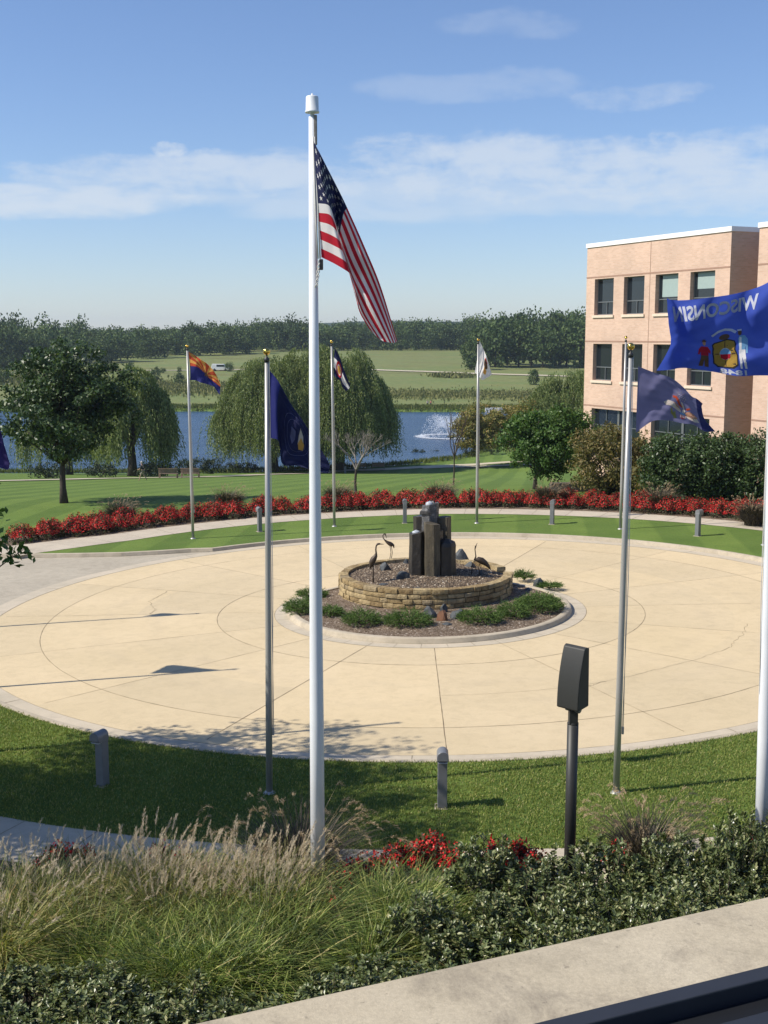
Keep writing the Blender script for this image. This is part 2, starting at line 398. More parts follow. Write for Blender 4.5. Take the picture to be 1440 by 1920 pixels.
# ---------------------------------------------------------------- ground sheet
def P_(r, a): a = R_(a); return (CX+r*math.cos(a), CY+r*math.sin(a))
A_NEAR, A_FAR = -150, 126
KR = 14.42                       # back of the kerb
outline = [P_(KR, a) for a in np.arange(A_NEAR, A_FAR+.1, 1.5)]
FLARE = [(-7.9, 50.35), (-9.2, 50.0), (-10.6, 49.75), (-12.2, 49.75), (-14.2, 49.85), (-17, 50.1), (-22, 51.0), (-34, 53.5)]
FLARE2 = [(-11.6, 29.6), (-13.2, 27.4), (-16, 25.2), (-22, 23), (-34, 20)]
FLARE = [(x, y-.9) for x, y in FLARE]
loop = outline+FLARE+[(-34, 53)][:0]+FLARE2[::-1]
RG = 42.0; NA = 240
def inside(p, poly):
    x, y = p; c = False; j = len(poly)-1
    for i in range(len(poly)):
        xi, yi = poly[i]; xj, yj = poly[j]
        if (yi > y) != (yj > y) and x < (xj-xi)*(y-yi)/(yj-yi)+xi: c = not c
        j = i
    return c
LIFT = .13
pts = [Vector(p) for p in loop]; nl = len(pts)
ring = [Vector(P_(RG, 360*k/NA)) for k in range(NA)]; pts += ring
for r in list(np.arange(15.5, RG-1, 1.6)):
    for k in range(int(r*2.6)):
        q = P_(r, 360*k/int(r*2.6)+r*7)
        if not inside(q, loop) and min((q[0]-a[0])**2+(q[1]-a[1])**2 for a in loop) > .3: pts.append(Vector(q))
edges = [(i, (i+1) % nl) for i in range(nl)]+[(nl+i, nl+(i+1) % NA) for i in range(NA)]
vo, eo, fo, *_ = delaunay_2d_cdt(pts, edges, [], 0, 1e-5)
V = []; F = []
for v in vo: V.append((v.x, v.y, Z(v.x, v.y)+LIFT))
for f in fo:
    cx = sum(vo[i].x for i in f)/3; cy = sum(vo[i].y for i in f)/3
    if not inside((cx, cy), loop) and math.hypot(cx-CX, cy-CY) < RG: F.append(list(f))
rs = [RG]+list(np.arange(45, 176, 2.5))+list(np.arange(180, 345, 3.5))+list(np.arange(350, 620, 9))+list(np.geomspace(640, 4100, 46))
b = len(V)
angs = np.concatenate([np.linspace(0, 62, 26, endpoint=False), np.linspace(62, 124, 150, endpoint=False), np.linspace(124, 360, 64, endpoint=False)])
# outer sheet: finer towards the lake
X, Y, ZZ = [], [], []
for r in rs[0:]:
    a = np.radians(angs); x = CX+r*np.cos(a); y = CY+r*np.sin(a); X.append(x); Y.append(y); ZZ.append(zt(x, y)+LIFT)
n = len(angs); VV = np.stack([np.concatenate(X), np.concatenate(Y), np.concatenate(ZZ)], 1)
V += [tuple(p) for p in VV]
for i in range(len(rs)-1):
    for k in range(n):
        k2 = (k+1) % n; F.append([b+i*n+k, b+(i+1)*n+k, b+(i+1)*n+k2, b+i*n+k2])
me = bpy.data.meshes.new('ground'); me.from_pydata(V, [], F); me.materials.append(LAWN)
bm = bmesh.new(); bm.from_mesh(me); bmesh.ops.recalc_face_normals(bm, faces=bm.faces)
if sum(f.normal.z for f in bm.faces) < 0: bmesh.ops.reverse_faces(bm, faces=bm.faces)
for f in bm.faces: f.smooth = True
bm.to_mesh(me); bm.free()
link('ground', me, kind='structure')

def sheet(name, poly_pts, mat, dz, kind='structure', **k):
    "triangulated flat-ish sheet following the ground"
    tri = tessellate_polygon([[Vector((x, y, 0)) for x, y in poly_pts]])
    me = bpy.data.meshes.new(name); me.from_pydata([(x, y, Z(x, y)+dz) for x, y in poly_pts], [], [list(t) for t in tri]); me.materials.append(mat)
    bm = bmesh.new(); bm.from_mesh(me); bmesh.ops.recalc_face_normals(bm, faces=bm.faces)
    if sum(f.normal.z for f in bm.faces) < 0: bmesh.ops.reverse_faces(bm, faces=bm.faces)
    bm.to_mesh(me); bm.free(); return link(name, me, kind=kind, **k)
def ringsheet(name, r1, r2, a1, a2, mat, dz, step=1.5, nr=1, cx=CX, cy=CY, zf=None, parent=None, **props):
    aa = np.arange(a1, a2+1e-6, step); V = []; F = []
    f1 = r1 if callable(r1) else (lambda a: r1); f2 = r2 if callable(r2) else (lambda a: r2)
    for a in aa:
        for k in range(nr+1):
            r = f1(a)+(f2(a)-f1(a))*k/nr; x, y = cx+r*math.cos(R_(a)), cy+r*math.sin(R_(a)); V.append((x, y, (zf(x, y, r) if zf else Z(x, y)+dz)))
    w = nr+1
    for i in range(len(aa)-1):
        for k in range(nr): F.append((i*w+k, i*w+k+1, (i+1)*w+k+1, (i+1)*w+k))
    me = bpy.data.meshes.new(name); me.from_pydata(V, [], F); me.materials.append(mat)
    me.polygons.foreach_set('use_smooth', [True]*len(F)); me.update()
    if not props and parent is None: props = {'kind': 'structure'}
    return link(name, me, parent, **props)
def sweep(name, path, prof, mat, closed=False, zbase=None, **props):
    "profile (offset to the left of travel, height) swept along a 2-D path on the ground"
    n = len(path); V = []; F = []; w = len(prof)
    for i, (x, y) in enumerate(path):
        a = Vector(path[(i-1) % n] if closed or i else path[0]); c = Vector(path[(i+1) % n] if closed or i < n-1 else path[-1])
        t = (c-a).normalized(); nx, ny = -t.y, t.x
        for o, h in prof: px, py = x+nx*o, y+ny*o; V.append((px, py, Z(px, py)+h))
    for i in range(n if closed else n-1):
        j = (i+1) % n
        for k in range(w-1): F.append((i*w+k, i*w+k+1, j*w+k+1, j*w+k))
    if not closed: F += [tuple(range(w))[::-1], tuple((n-1)*w+k for k in range(w))]
    me = bpy.data.meshes.new(name); me.from_pydata(V, [], F); me.materials.append(mat)
    bm = bmesh.new(); bm.from_mesh(me); bmesh.ops.recalc_face_normals(bm, faces=bm.faces); bm.to_mesh(me); bm.free()
    props.setdefault('kind', 'structure'); return link(name, me, **props)
# drive, gutters, kerbs
ringsheet('turning_circle', 4.86, 13.64, -180, 180, DRIVE, 0, nr=6)
ringsheet('gutter', 13.64, 14.25, -180, 180, GUT, .004)
ringsheet('island_gutter', 4.42, 4.87, -180, 180, GUT, .004)
road = [P_(14.0, a) for a in np.arange(A_FAR, 211, 3)]+[(x, y) for x, y in FLARE2]+[(x, y) for x, y in FLARE[::-1]]
rx = [(x, y) for x, y in road]
sheet('approach_road', rx, ROAD, -.006)
HP = [(0, .135), (0, .128), (.03, .146), (.14, .150), (.185, .135), (.215, .04), (.225, -.02), (0, -.06)]
kpath = outline+FLARE
sweep('kerb', kpath, [(-.015, .10), (0, .142), (.03, .150), (.14, .150), (.175, .138), (.21, .02), (.215, -.05), (-.015, -.05)], KERB)
sweep('kerb', [P_(KR, A_NEAR-.01)]+FLARE2, [(.015, .10), (0, .142), (-.03, .150), (-.14, .150), (-.175, .138), (-.21, .02), (-.215, -.05), (.015, -.05)], KERB)
sweep('island_kerb', [P_(4.2, a) for a in np.arange(-180, 180, 2)], [(.02, .05), (0, .150), (-.03, .160), (-.15, .155), (-.19, .135), (-.235, .02), (-.24, -.05), (.02, -.05)], KERB, closed=True)
# sawn joints and cracks in the concrete
jb = MB()
def crack(pts, w):
    out = []
    for i in range(len(pts)-1):
        for k in range(7):
            t = k/7; out.append((pts[i][0]+(pts[i+1][0]-pts[i][0])*t+random.gauss(0, .022), pts[i][1]+(pts[i+1][1]-pts[i][1])*t+random.gauss(0, .035)))
    strip(out, w)
def strip(pts, w, dz=.004, wob=0.0):
    n = len(pts); vs = []
    for i, p in enumerate(pts):
        a = Vector(pts[max(i-1, 0)]); c = Vector(pts[min(i+1, n-1)]); t = (c-a).normalized(); nx, ny = -t.y, t.x
        o = random.uniform(-wob, wob); ww = w*random.uniform(.4, .95)
        for s in (-.5, .5): x, y = p[0]+nx*(s*ww+o), p[1]+ny*(s*ww+o); vs.append((x, y, Z(x, y)+dz))
    jb.add(vs, [(2*i, 2*i+1, 2*i+3, 2*i+2) for i in range(n-1)])
for r, w in ((11.84, .020), (6.64, .022)): strip([P_(r, a) for a in np.arange(-180, 181, 1.2)], w, wob=.004)
strip([P_(9.4, a) for a in np.arange(-91, -64, 1.2)], .010, wob=.004)
strip([P_(13.64, a) for a in np.arange(-180, 181, 1)], .014, .006)
strip([P_(4.87, a) for a in np.arange(-180, 181, 2)], .014, .006)
for k in range(16):
    a = -90.6+22.5*k; strip([P_(r, a) for r in np.arange(4.9, 13.6, .25)], .024 if k in (0, 15, 7) else .015, wob=.003)
    strip([P_(r, a+(4 if k % 2 else -3)) for r in (13.66, 13.9, 14.2)], .018, .008)
for a in range(-178, 180, 9): strip([P_(r, a+2) for r in (4.45, 4.65, 4.85)], .012, .008)
crk = [G(u, v) for u, v in ((315, 1108), (290, 1122), (280, 1128), (285, 1135), (292, 1144), (279, 1152), (290, 1153))]
crack([(p.x, p.y) for p in crk], .018)
crk = [G(u, v) for u, v in ((1398, 1170), (1393, 1190), (1380, 1202), (1368, 1214), (1305, 1237), (1225, 1258), (1190, 1266), (1125, 1280), (1098, 1290))]
crack([(p.x, p.y) for p in crk], .013)
jb.build('pavement_joints', JOINT, kind='structure')
# sidewalk round the circle
def r_in(a):
    a = (a+180) % 360-180
    return float(np.interp(a, [-180, -150, -116.7, -98, -60, 0, 41, 87, 110, 131, 140, 146, 180], [20.6, 19.6, 18.75, 18.62, 18.9, 19.3, 19.5, 20.0, 19.4, 18.6, 18.9, 19.3, 20.6]))
def r_out(a):
    a = (a+180) % 360-180
    return r_in(a)+float(np.interp(a, [-180, -60, 41, 87, 131, 146], [1.5, 1.5, 1.6, 1.75, 2.1, 2.7]))
ringsheet('sidewalk', r_in, r_out, -158, 147, WALK, LIFT+.012, step=1.5, nr=2)
jb = MB()
for a in np.arange(-156, 146, 4.6): strip([P_(r, a) for r in np.linspace(r_in(a)+.02, r_out(a)-.02, 6)], .016, LIFT+.017)
jb.build('sidewalk_joints', JOINT, kind='structure')
ringsheet('flower_bed_soil', lambda a: r_out(a)+.02, lambda a: r_out(a)+2.5, 8, 143, MULCH, LIFT+.012, step=1.5, nr=3)
ringsheet('planting_bed_soil', lambda a: r_out(a)+.02, lambda a: r_out(a)+9, -150, -40, SOIL, LIFT+.012, step=2, nr=5)
# lake, paths
lp = [(x, float(near_shore(x))-3) for x in np.linspace(-420, 47, 60)]+[(52, 352)]+[(-420, 352)]
tri = tessellate_polygon([[Vector((x, y, 0)) for x, y in lp]])
me = bpy.data.meshes.new('lake'); me.from_pydata([(x, y, WATER) for x, y in lp], [], [list(t) for t in tri]); me.materials.append(WATERM)
bm = bmesh.new(); bm.from_mesh(me); bmesh.ops.recalc_face_normals(bm, faces=bm.faces)
if sum(f.normal.z for f in bm.faces) < 0: bmesh.ops.reverse_faces(bm, faces=bm.faces)
bm.to_mesh(me); bm.free(); link('lake_water', me, kind='structure')
def ribbon(name, pts, w, mat, dz=.05, step=1.5):
    P = [Vector(p) for p in pts]; out = []
    for i in range(len(P)-1):
        p0, p1, p2, p3 = P[max(i-1, 0)], P[i], P[i+1], P[min(i+2, len(P)-1)]
        for k in range(max(1, int((p2-p1).length/step))):
            t = k/max(1, int((p2-p1).length/step)); out.append(.5*((2*p1)+(p2-p0)*t+(2*p0-5*p1+4*p2-p3)*t*t+(3*p1-3*p2+p3-p0)*t**3))
    out.append(P[-1]); ws = w if callable(w) else (lambda q: w); V = []; F = []
    for i, q in enumerate(out):
        t = (out[min(i+1, len(out)-1)]-out[max(i-1, 0)]).normalized(); nx, ny = -t.y, t.x
        for s in np.linspace(-.5, .5, 4): x, y = q.x+nx*s*ws(q), q.y+ny*s*ws(q); V.append((x, y, Z(x, y)+LIFT+dz))
    for i in range(len(out)-1):
        for k in range(3): F.append((i*4+k, i*4+k+1, i*4+k+5, i*4+k+4))
    me = bpy.data.meshes.new(name); me.from_pydata(V, [], F); me.materials.append(mat); return link(name, me, kind='structure')
g = [G(u, v) for u, v in ((-90, 907), (0, 905), (150, 901.5), (300, 898.5), (400, 896.5), (500, 892), (610, 887.5), (720, 882), (845, 875), (945, 869), (1040, 864))]
ribbon('lakeside_path', [(p.x, p.y) for p in g], 2.6, PATH, .07)
g = [G(u, v) for u, v in ((790, 880), (850, 877.5), (955, 874.5), (1060, 872))]
ribbon('lakeside_path', [(p.x, p.y) for p in g], 2.0, PATH, .09)
g = [G(u, v) for u, v in ((600, 690), (720, 695.5), (800, 698), (900, 702), (1035, 706), (1200, 712))]
ribbon('field_road', [(p.x, p.y) for p in g], 5.0, PATH, .25, 8)
g = [G(u, v) for u, v in ((-60, 704), (60, 699), (200, 696), (413, 695), (560, 690))]
ribbon('field_road', [(p.x, p.y) for p in g], 3.0, PATH, .2, 8)

# ---------------------------------------------------------------- office building
m = M('salmon_brick')
uvw = m.coords()
rot = m.node('ShaderNodeMapping'); m.l.new(uvw, rot.inputs[0]); rot.inputs['Rotation'].default_value = (0, 0, R_(-113.6))
sx_ = m.node('ShaderNodeSeparateXYZ'); m.l.new(rot.outputs[0], sx_.inputs[0])
ad = m.node('ShaderNodeMath', operation='ADD'); m.l.new(sx_.outputs[0], ad.inputs[0]); m.l.new(sx_.outputs[1], ad.inputs[1])
cb_ = m.node('ShaderNodeCombineXYZ'); m.l.new(ad.outputs[0], cb_.inputs[0]); m.l.new(sx_.outputs[2], cb_.inputs[1])
br = m.node('ShaderNodeTexBrick'); m.l.new(cb_.outputs[0], br.inputs['Vector']); br.inputs['Scale'].default_value = 1
br.inputs['Brick Width'].default_value = .30; br.inputs['Row Height'].default_value = .10; br.inputs['Mortar Size'].default_value = .010
br.inputs['Color1'].default_value = (.56, .385, .285, 1); br.inputs['Color2'].default_value = (.64, .455, .345, 1); br.inputs['Mortar'].default_value = (.58, .45, .36, 1)
c_ = m.mix(1, br.outputs[0], m.ramp(m.noise(.45, 5, .6), [(.3, (.88, .88, .88)), (.7, (1.08, 1.06, 1.04))]), 'MULTIPLY')
m.col(c_).set(.85, 0, .25); m.bump(br.outputs[1], -.3, .02); BRICK = m.m
STONE = plain('cream_stone_sill', (.66, .56, .43), .8, var=.08)
COPING = plain('white_metal_coping', (.85, .83, .80), .4, var=.03)
m = M('dark_window_glass'); m.col((.012, .018, .024)).set(.05, 0, .6); GLASS = m.m
MULL = plain('bronze_grey_mullion', (.16, .17, .17), .45, .3, .05)
BLIND = plain('pale_window_blind', (.30, .38, .36), .8, var=.04)
ROOFM = plain('flat_roof_gravel', (.35, .33, .3), .95, var=.2)
Bc = Vector((12.98, 80.0)); Be = Vector((18.62, 67.2)); bd = (Be-Bc).normalized(); bn = Vector((bd.y, -bd.x))  # bn points into the building? fixed below
if bn.x < 0: bn = -bn
ZR = 14.2; ZB = -4.0
def building(name, label, s0, s1, windows, depth=34, recess=.35, zr=ZR):
    root = thing(name, label, 'building')
    def P(s, z, d=0.0):
        q = Bc+bd*s+bn*d; return Vector((q.x, q.y, z))
    # facade with real openings: cut the wall into cells along window edges
    xs = sorted({s0, s1, *[w[0] for w in windows], *[w[1] for w in windows]}); zs = sorted({ZB, zr, *[w[2] for w in windows], *[w[3] for w in windows]})
    mb = MB()
    for i in range(len(xs)-1):
        for j in range(len(zs)-1):
            cx, cz = (xs[i]+xs[i+1])/2, (zs[j]+zs[j+1])/2
            if any(w[0] < cx < w[1] and w[2] < cz < w[3] for w in windows): continue
            mb.add([P(xs[i], zs[j]), P(xs[i+1], zs[j]), P(xs[i+1], zs[j+1]), P(xs[i], zs[j+1])], [(0, 1, 2, 3)])
    for a, c, z0, z1, kind in windows:
        for q in ([P(a, z0), P(a, z1), P(a, z1, recess), P(a, z0, recess)], [P(c, z0), P(c, z1), P(c, z1, recess), P(c, z0, recess)], [P(a, z1), P(c, z1), P(c, z1, recess), P(a, z1, recess)], [P(a, z0), P(c, z0), P(c, z0, recess), P(a, z0, recess)]): mb.add(q, [(0, 1, 2, 3)])
    for sa in (s0, s1): mb.add([P(sa, ZB), P(sa, zr), P(sa, zr, depth), P(sa, ZB, depth)], [(0, 1, 2, 3)])
    mb.add([P(s0, ZB, depth), P(s1, ZB, depth), P(s1, zr, depth), P(s0, zr, depth)], [(0, 1, 2, 3)])
    # projecting soldier-course lines between the storeys
    mb.build('wall', BRICK, root)
    mb = MB()
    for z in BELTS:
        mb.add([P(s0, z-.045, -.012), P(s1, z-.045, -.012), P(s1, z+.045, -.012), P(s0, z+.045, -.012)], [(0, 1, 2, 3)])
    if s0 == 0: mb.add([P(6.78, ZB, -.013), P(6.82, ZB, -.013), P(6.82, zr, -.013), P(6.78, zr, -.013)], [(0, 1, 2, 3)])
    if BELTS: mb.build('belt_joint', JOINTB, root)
    mb = MB(); t = .28
    for (A_, B_, d0, d1) in ((s0-.06, s1+.06, -.07, t), ): mb.prism([P(A_, zr, d0), P(B_, zr, d0), P(B_, zr, d1), P(A_, zr, d1)], None, (0, 0, .26))
    for sa in (s0-.06, s1-t+.06): mb.prism([P(sa, zr, t+.002), P(sa+t, zr, t+.002), P(sa+t, zr, depth), P(sa, zr, depth)], None, (0, 0, .26))
    mb.build('coping', COPING, root)
    mb = MB(); mb.add([P(s0+.1, zr-.5, .1), P(s1-.1, zr-.5, .1), P(s1-.1, zr-.5, depth), P(s0+.1, zr-.5, depth)], [(0, 1, 2, 3)]); mb.build('roof', ROOFM, root)
    for a, c, z0, z1, kind in windows:
        w = MB(); f = .06; e = recess-.10
        def bar(x0, x1, za, zb, dd=.07): w.prism([P(x0, za, e), P(x1, za, e), P(x1, za, e+dd), P(x0, za, e+dd)], None, (0, 0, zb-za))
        bar(a, a+f, z0, z1); bar(c-f, c, z0, z1); bar(a+f, c-f, z0, z0+f); bar(a+f, c-f, z1-f, z1)
        if kind != 'grid':
            zm = z0+(z1-z0)*.36; bar(a+f, c-f, zm-.03, zm+.03); bar((a+c)/2-.025, (a+c)/2+.025, z0+f, zm-.03)
        else:
            n = max(2, round((c-a)/1.25)); wd = (c-a)/n
            for k in range(1, n): bar(a+k*wd-(.10 if k % 2 == 0 else .025), a+k*wd+(.10 if k % 2 == 0 else .025), z0+f, z1-f)
            for z in (z0+(z1-z0)*.32, z0+(z1-z0)*.66): bar(a+f, c-f, z-.025, z+.025, .055)
        win = w.build('window', MULL, root)
        g = MB(); g.add([P(a+.01, z0+.01, recess-.05), P(c-.01, z0+.01, recess-.05), P(c-.01, z1-.01, recess-.05), P(a+.01, z1-.01, recess-.05)], [(0, 1, 2, 3)]); g.build('pane', GLASS, win)
        if kind in ('blind', 'blind2'):
            g = MB(); zl = z0+(z1-z0)*(.42 if kind == 'blind' else .58); g.add([P(a+.30, zl, recess-.056), P(c-.08, zl, recess-.056), P(c-.08, z1-.07, recess-.056), P(a+.30, z1-.07, recess-.056)], [(0, 1, 2, 3)]); g.build('blind', BLIND, win)
        if kind != 'grid':
            g = MB(); g.prism([P(a-.12, z0-.17, -.09), P(c+.12, z0-.17, -.09), P(c+.12, z0-.17, -.001), P(a-.12, z0-.17, -.001)], None, (0, 0, .15)); g.build('sill', STONE, win)
    return root
JOINTB = plain('dark_joint_line', (.34, .21, .15), .9)  # darker brown of the belt lines and the upright joint
LB = (Be-Bc).length
wn_ = []
wx = [(.95, 3.05), (4.15, 6.25), (7.35, 9.5), (10.6, 12.75)]
Zs = [(9.95, 12.2), (5.85, 8.15)]
for i, (a, c) in enumerate(wx): wn_.append((a, c, Zs[0][0], Zs[0][1], ('plain', 'plain', 'blind', 'blind2')[i]))
for i, (a, c) in enumerate(wx): wn_.append((a, c, Zs[1][0], Zs[1][1], 'plain'))
wn_ += [(.95, 6.25, .95, 4.05, 'grid'), (7.35, 12.75, .95, 4.05, 'grid')]
BELTS = [8.30, 4.22, 12.32]
building('office_building', 'salmon brick office block with four columns of dark windows and white coping', 0, LB, wn_)
building('office_building', 'salmon brick office wing beyond the dark recess at the right edge', LB+2.2, LB+22, [(LB+4.4, LB+6.5, 9.95, 12.2, 'plain'), (LB+4.4, LB+6.5, 5.85, 8.15, 'plain'), (LB+3.9, LB+8.9, .95, 4.05, 'grid'), (LB+7.6, LB+9.7, 9.95, 12.2, 'plain'), (LB+7.6, LB+9.7, 5.85, 8.15, 'plain')])
# recessed link between the two wings
mb = MB(); q = [Bc+bd*(LB+.002)+bn*6, Bc+bd*(LB+2.198)+bn*6, Bc+bd*(LB+2.198)+bn*30, Bc+bd*(LB+.002)+bn*30]
mb.prism([Vector((p.x, p.y, ZB)) for p in q], None, (0, 0, ZR-ZB-.8)); o = mb.build('link_building', BRICK); tag(o, 'narrow recessed brick link between the two wings of the office building', 'building')

# ---------------------------------------------------------------- foliage materials
BARK = plain('grey_brown_bark', (.11, .085, .062), .9, var=.35, scale=9, bump=.6)
BARKD = plain('dark_bark', (.055, .042, .032), .9, var=.35, scale=9, bump=.6)
BARKP = plain('pale_dead_wood', (.20, .18, .155), .9, var=.25, scale=9)
LM_DARK = leafmat('dark_green_leaves', [(0, (.022, .044, .014)), (.5, (.042, .076, .023)), (.85, (.072, .118, .038)), (1, (.12, .165, .06))], .42, .18, .35)
LM_MID = leafmat('mid_green_leaves', [(0, (.034, .075, .014)), (.5, (.062, .125, .024)), (1, (.11, .18, .042))], .5, .25)
LM_WILLOW = leafmat('willow_leaves', [(0, (.075, .105, .032)), (.4, (.145, .188, .060)), (.8, (.225, .265, .092)), (1, (.30, .32, .13))], .55, .25)
LM_OLIVE = leafmat('yellowing_leaves', [(0, (.10, .115, .028)), (.4, (.19, .185, .048)), (.75, (.28, .235, .065)), (1, (.32, .20, .07))], .55, .28)
LM_BRONZE = leafmat('bronze_shrub_leaves', [(0, (.065, .072, .024)), (.4, (.12, .115, .034)), (.75, (.18, .145, .05)), (1, (.24, .17, .07))], .55, .25)
LM_WOOD = leafmat('woodland_leaves', [(0, (.045, .078, .028)), (.4, (.080, .128, .042)), (.8, (.125, .175, .060)), (1, (.17, .21, .08))], .7, .12, .15, big=.35, bigscale=.035)
LM_WOOD2 = leafmat('field_tree_leaves', [(0, (.042, .074, .026)), (.5, (.075, .118, .040)), (1, (.125, .165, .060))], .7, .15, .15)
LM_REED = leafmat('reeds', [(0, (.060, .085, .022)), (.5, (.11, .14, .038)), (1, (.17, .18, .06))], .8, .2, .1)
LM_SHORE = leafmat('shore_shrub_leaves', [(0, (.012, .024, .010)), (.6, (.028, .046, .018)), (1, (.05, .07, .03))], .6, .15)

# ---------------------------------------------------------------- trees by the lake
def px(p): return p
def at_ground(u, v): return G(u, v, LIFT)
p = at_ground(120, 943); s_ = p.y/FPX
tree('shade_tree', 'tall dark green leafy tree standing alone on the lawn at the left', 'tree', p, 7.0, (0.3, 0, 5.35), (3.9, 3.7, 3.15), 330, 100, .55, .21, .115, LM_DARK, BARKD, .19, 3, shell=.2, egg=.10, every=4)
def willow(name, label, loc, H, Rx, Ry, strands, seed, low=.08, mat=LM_WILLOW, leaf=.34, lift=0, cut=None):
    root = thing(name, label, 'tree', loc); g = np.random.default_rng(seed)
    mb = MB()
    Pn = []; Dn = []; 
    lumps = [(g.normal(size=3), .5+.5*g.random()) for _ in range(1)]
    heads = []
    for k in range(34):
        a = g.random()*6.283; rr = math.sqrt(g.random())*.88; heads.append((rr*math.cos(a), rr*math.sin(a), .26+.62*math.sqrt(max(0, 1-rr*rr))*(.62+.55*g.random())))
    # limbs
    tr = H*.035
    mb.tube([(0, 0, -.3), (.05, .02, H*.12), (-.1, .1, H*.28), (.1, 0, H*.42)], [tr*1.5, tr*1.1, tr, tr*.8], 9)
    for hx, hy, hz in heads[::2]:
        t = Vector((hx*Rx*.8, hy*Ry*.8, hz*H*.88)); s = Vector((0, 0, H*.24)); q = s.lerp(t, .5)+Vector((0, 0, H*.08))
        mb.tube([s, q, t], [tr*.5, tr*.28, .04], 5)
    for k in range(strands):
        h = heads[int(g.integers(len(heads)))]
        o = g.normal(size=3)*np.array([.11, .11, .055])
        x0, y0 = (h[0]+o[0])*Rx, (h[1]+o[1])*Ry
        rr = math.hypot(h[0]+o[0], h[1]+o[1]); a0 = math.atan2(y0, x0)
        z0 = min((h[2]+o[2]), .40+.60*math.sqrt(max(0.02, 1-min(rr, 1)**2)))*H
        L = (z0-low*H)*(.35+.65*g.random()) if rr > .45 else (z0)*(.2+.35*g.random())
        L = min(L, H*(.28+.35*g.random()+.15*math.sin(a0*5+seed)))
        n = max(5, int(L/.22)); t = np.linspace(0, 1, n)
        out = .07*H*np.sqrt(t)*(.4+g.random()); sway = .12*np.sin(t*4+g.random()*6)
        X = x0+math.cos(a0)*out+sway; Y = y0+math.sin(a0)*out+sway*.5; Zz = z0+.02*H*np.sin(t*3.1)-L*t**1.15
        pp = np.stack([X, Y, Zz], 1)
        keep = g.random(n) < .93
        Pn.append(np.repeat(pp[keep], 2, 0)+g.normal(size=(keep.sum()*2, 3))*.07)
        d = np.array([0.1, 0, -1])+g.normal(size=(keep.sum()*2, 3))*.33; Dn.append(d)
    Pn = np.concatenate(Pn); Dn = np.concatenate(Dn)
    V = leaf_quads(Pn, leaf*(.7+.6*g.random(len(Pn))), leaf*.34, None, Dn)
    link('crown', quads_mesh('crown', V, [mat]), root); mb.build('trunk', BARKD, root); return root
p = at_ground(248, 893); willow('weeping_willow', 'smaller dark weeping willow behind the lone shade tree at the lake edge', p, 12.9, 5.0, 5.0, 2200, 5, low=.07)
p = at_ground(130, 890); willow('weeping_willow', 'low willow strands by the water directly behind the trunk of the shade tree', p, 11.0, 6.0, 4.5, 900, 15, low=.05)
p = at_ground(512, 884); willow('weeping_willow', 'broad pale green weeping willow left of the tall white flagpole', p, 17.6, 8.4, 7.0, 4600, 6, low=.09)
p = at_ground(636, 882); willow('weeping_willow', 'tall round-topped weeping willow right of the tall white flagpole', p, 19.4, 7.6, 7.0, 4800, 9, low=.10)
p = at_ground(585, 880); willow('weeping_willow', 'middle willow hidden mostly behind the tall white flagpole', p, 19.6, 6.5, 5.0, 3400, 19, low=.12)
p = at_ground(1062, 866); willow('weeping_willow', 'pale willow rising behind the round green tree beside the office building', p, 14.8, 6.4, 6.0, 2600, 12, low=.15)
p = at_ground(988, 866); willow('weeping_willow', 'small pale willow between the yellowing tree and the round green tree', p, 9.8, 3.6, 3.6, 900, 13, low=.15)
# yellowing trees, right of the fountain
p = at_ground(897, 878); s_ = p.y/FPX
tree('maple_tree', 'yellowing round-crowned tree beside the lake fountain', 'tree', p, 9, (0, 0, 6.0), (4.5, 4.2, 3.9), 230, 70, .85, .32, .20, LM_OLIVE, BARKD, .2, 21, shell=.3, every=3)
p = at_ground(968, 874)
tree('maple_tree', 'olive yellow tree just behind the round green tree', 'tree', p, 10, (0, 0, 6.0), (4.6, 4.2, 4.3), 230, 70, .85, .32, .20, LM_OLIVE, BARKD, .2, 22, shell=.3, every=3)
p = at_ground(1003, 917); s_ = p.y/FPX
tree('round_tree', 'rounded bright green tree with forked trunk on the lawn left of the office building', 'tree', p, 5.0, (.8, 0, 2.95), (2.75, 2.5, 2.15), 230, 90, .46, .18, .11, LM_MID, BARKD, .12, 31, shell=.35, every=3, fork=.15)
# shrubs at the foot of the building
def shrub(name, label, p, w, h, mat, seed, clumps=110, per=70, L=.17, cr=.42, dpt=None, group=None, Wd=None):
    root = thing(name, label, 'shrub', p, 0, group); d = dpt or w
    P, N, k = crown_points(clumps, per, (0, 0, h*.48), (w/2, d/2, h*.5), cr, .8, .55, seed)
    P = P[P[:, 2] > .02]; N = unit(len(P))*.8+np.array([-.2, -.3, .6]); N /= np.linalg.norm(N, axis=1, keepdims=True)
    link('foliage', quads_mesh('foliage', leaf_quads(P, L*(.7+.6*RNG.random(len(P))), Wd or L*.5, N), [mat]), root)
    mb = MB()
    for t in k[::5]: mb.tube([(t[0]*.08, t[1]*.08, -.05), (t[0]*.4, t[1]*.4, t[2]*.55), tuple(t)], [.035, .022, .008], 4)
    mb.build('stems', BARKD, root); return root
p = at_ground(1143, 926); shrub('tall_shrub', 'bronze olive shrub at the corner of the office building', p, 4.6, 3.7, LM_BRONZE, 41, 170, 70, .19, .5)
p = at_ground(1262, 944); shrub('tall_shrub', 'dark green shrub in front of the building below the pale blue flag', p, 3.4, 3.45, LM_DARK, 42, 170, 80, .17, .45)
p = at_ground(1345, 944); shrub('tall_shrub', 'broad dark green shrub in front of the recess in the office building', p, 3.8, 3.4, LM_DARK, 43, 190, 80, .17, .45)
p = at_ground(1428, 946); shrub('tall_shrub', 'dark green shrub at the right edge in front of the office wing', p, 3.6, 3.6, LM_DARK, 44, 180, 80, .17, .45)
